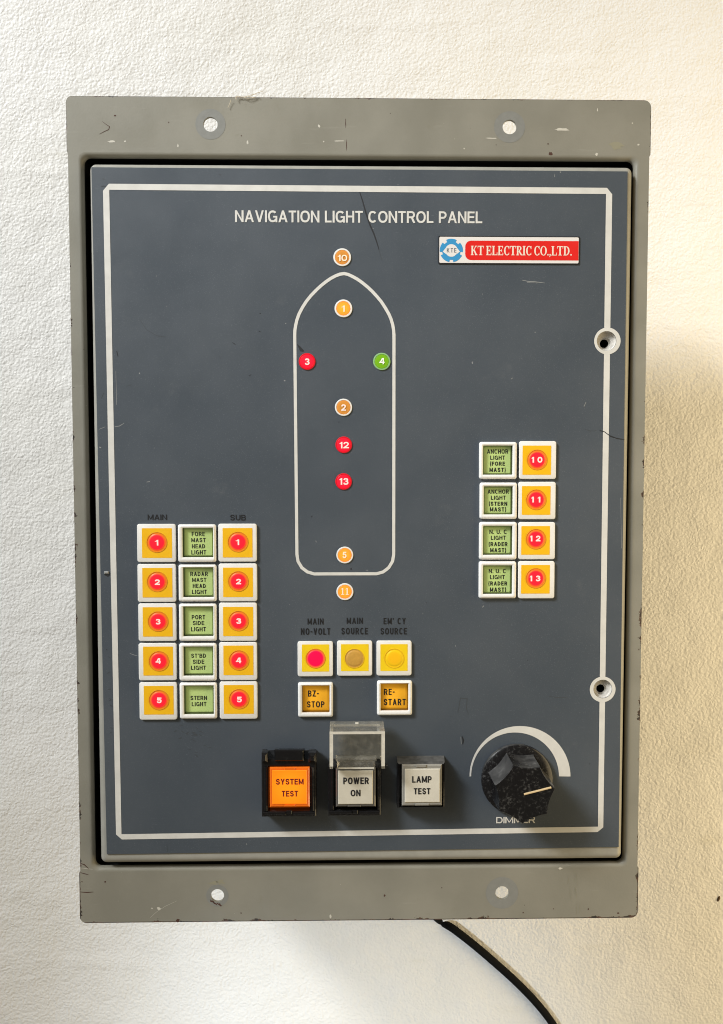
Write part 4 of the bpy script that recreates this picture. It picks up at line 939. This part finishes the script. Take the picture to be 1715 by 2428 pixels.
# LAMP TEST
HL = .0105
mb = MB()
o = px(E_, 1112, 416, 1476, 766)
f = prism(mb, px(E_, 1104, 362, 1470, 730), OV, o, HL, 0, False, .0006, 1)
frame_front(mb, f, px(E_, 1126, 430, 1464, 758), HL, .008)
c = rect(*o, HL); sw3 = mb.build('switch', [BLK, mat('dust_laden_plastic', (0.075, 0.075, 0.073), 0.7, var=0.6, vscale=420)], root, (c[0], -OV, c[1])); sw3['label'] = 'small switch with LAMP TEST cap'
cap(sw3, px(E_, 1146, 430, 1456, 750), px(E_, 1168, 463, 1440, 724), .0150, mat('ivory_clear_cap', (.30, .29, .26), .15, coat=.6), mat('pale_ivory_plate', (.68, .65, .56), .4, var=.05, vscale=200), BLACKP, [('LAMP', px(E_, 1225, 520, 1375, 570)), ('TEST', px(E_, 1238, 612, 1365, 660))], 'ivory cap', [px(E_, 1255, 432, 1335, 452), px(E_, 1250, 730, 1355, 747)])

# --- dimmer knob: skirt, seven-sided fluted body, inlaid pointer
kc = P(*K_(737, 848), OV + .001); kx, kz = kc.x, kc.z
mb = MB()
q_ = .000212
mb.rings(kx, kz, [(85.5 * q_, -OV - .0004), (86 * q_, -OV - .0012), (85 * q_, -OV - .0026), (82 * q_, -OV - .0031), (62 * q_, -OV - .0042)], 0, 64, cap1=True)
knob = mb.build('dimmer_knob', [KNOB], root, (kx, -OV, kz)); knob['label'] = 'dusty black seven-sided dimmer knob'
mb = MB()
ROT = math.radians(112)
def hept(R, y, conc, n=12):
    out = []
    for v in range(7):
        a0 = ROT - v * 2 * PI / 7; a1 = ROT - (v + 1) * 2 * PI / 7
        p0 = Vector((math.cos(a0), math.sin(a0))) * R; p1 = Vector((math.cos(a1), math.sin(a1))) * R
        for k in range(n):
            t = k / n; p = p0.lerp(p1, t); am = (a0 + a1) / 2
            p -= Vector((math.cos(am), math.sin(am))) * (conc * R * 4 * t * (1 - t))
            out.append((kx + p.x, y, kz + p.y))
    return out
RK = .0155; y0 = -OV - .0040; y1 = -.0252
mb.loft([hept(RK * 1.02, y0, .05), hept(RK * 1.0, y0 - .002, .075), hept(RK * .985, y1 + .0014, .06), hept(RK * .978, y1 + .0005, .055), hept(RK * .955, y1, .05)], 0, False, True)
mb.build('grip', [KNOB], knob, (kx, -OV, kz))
hk = -y1 + .00005
a = P(*K_(825, 1030), hk); b_ = P(*K_(1152, 947), hk)
mb = MB(); d = (b_ - a).normalized(); n = Vector((-d.z, 0, d.x)) * (2.1 * q_)
lp = lambda y, s: [(p.x, y, p.z) for p in (a + n * s, a - n * s, b_ - n * s, b_ + n * s)]
mb.loft([lp(y1 + .0002, 1), lp(y1 - .0003, 1), lp(y1 - .0004, .6)], 0, False, True)
mb.build('pointer', [BRASS], knob, tuple((a + b_) / 2))

# ================================================================== things beside the panel
# cable hanging from the box behind the frame, lying on the wall
mb = MB()
HY = -(WY - .0030)
pts = [Vector((0.012, 0.036, -0.176)), Vector((0.016, 0.040, -0.190)), Vector((0.024, 0.048, -0.205))]
pts += [P(x, y, HY) for x, y in ((1030, 2170), (1076, 2203), (1120, 2237), (1173, 2282), (1226, 2330), (1274, 2380), (1311, 2428), (1340, 2478), (1362, 2530), (1376, 2600), (1384, 2760), (1376, 3000), (1350, 3300), (1320, 3700), (1300, 4200))]
# smooth the polyline
def smooth(p, n=6):
    out = []
    for k in range(len(p) - 1):
        a, b, c, d = p[max(k - 1, 0)], p[k], p[k + 1], p[min(k + 2, len(p) - 1)]
        for j in range(n):
            t = j / n; out.append(.5 * ((2 * b) + (c - a) * t + (2 * a - 5 * b + 4 * c - d) * t * t + (3 * b - a - 3 * c + d) * t ** 3))
    return out + [p[-1]]
mb.tube(smooth(pts), .0025, 0, 16)
cable = mb.build('cable', [RUBBER], None, tuple(pts[0]))
tag(cable, 'black round cable running down the wall from under the grey frame', 'cable')
# pale fibres caught on the top edge of the frame
mb = MB()
for path, w in (([(560, 236), (561, 229), (570, 228)], .8), ([(566, 230), (590, 229), (608, 221), (624, 216)], .6), ([(575, 229), (588, 233), (606, 230)], .7), ([(541, 255), (545, 246), (548, 236)], .45), ([(582, 229), (600, 224), (612, 226)], .45)):
    pp = [P(x, y, .0007 + random.uniform(0, .0006)) for x, y in path]
    mb.tube(smooth(pp, 4), w * .000213, 0, 5)
fib = mb.build('straw_fibre', [FIB], None, tuple(P(580, 229, .001)))
tag(fib, 'pale frayed straw fibres caught on the top edge of the grey frame', 'fibre')
# brown crumb on the wall
mb = MB(); c = P(1704, 2131, -WY)
mb.loft([[(c.x + r * (.0009 * math.cos(2 * PI * j / 10)) + (.0006 * math.sin(2 * PI * j / 10)) * r, WY - y, c.z + r * .0020 * math.sin(2 * PI * j / 10)) for j in range(10)] for r, y in ((1, -.0001), (.9, .0004), (.4, .0008))], 0, False, True)
crumb = mb.build('crumb', [BROWN], None, (c.x, WY, c.z)); tag(crumb, 'tiny dark brown crumb stuck on the wall right of the panel', 'crumb')

for o in bpy.data.objects:
    if '_o' in o: del o['_o']
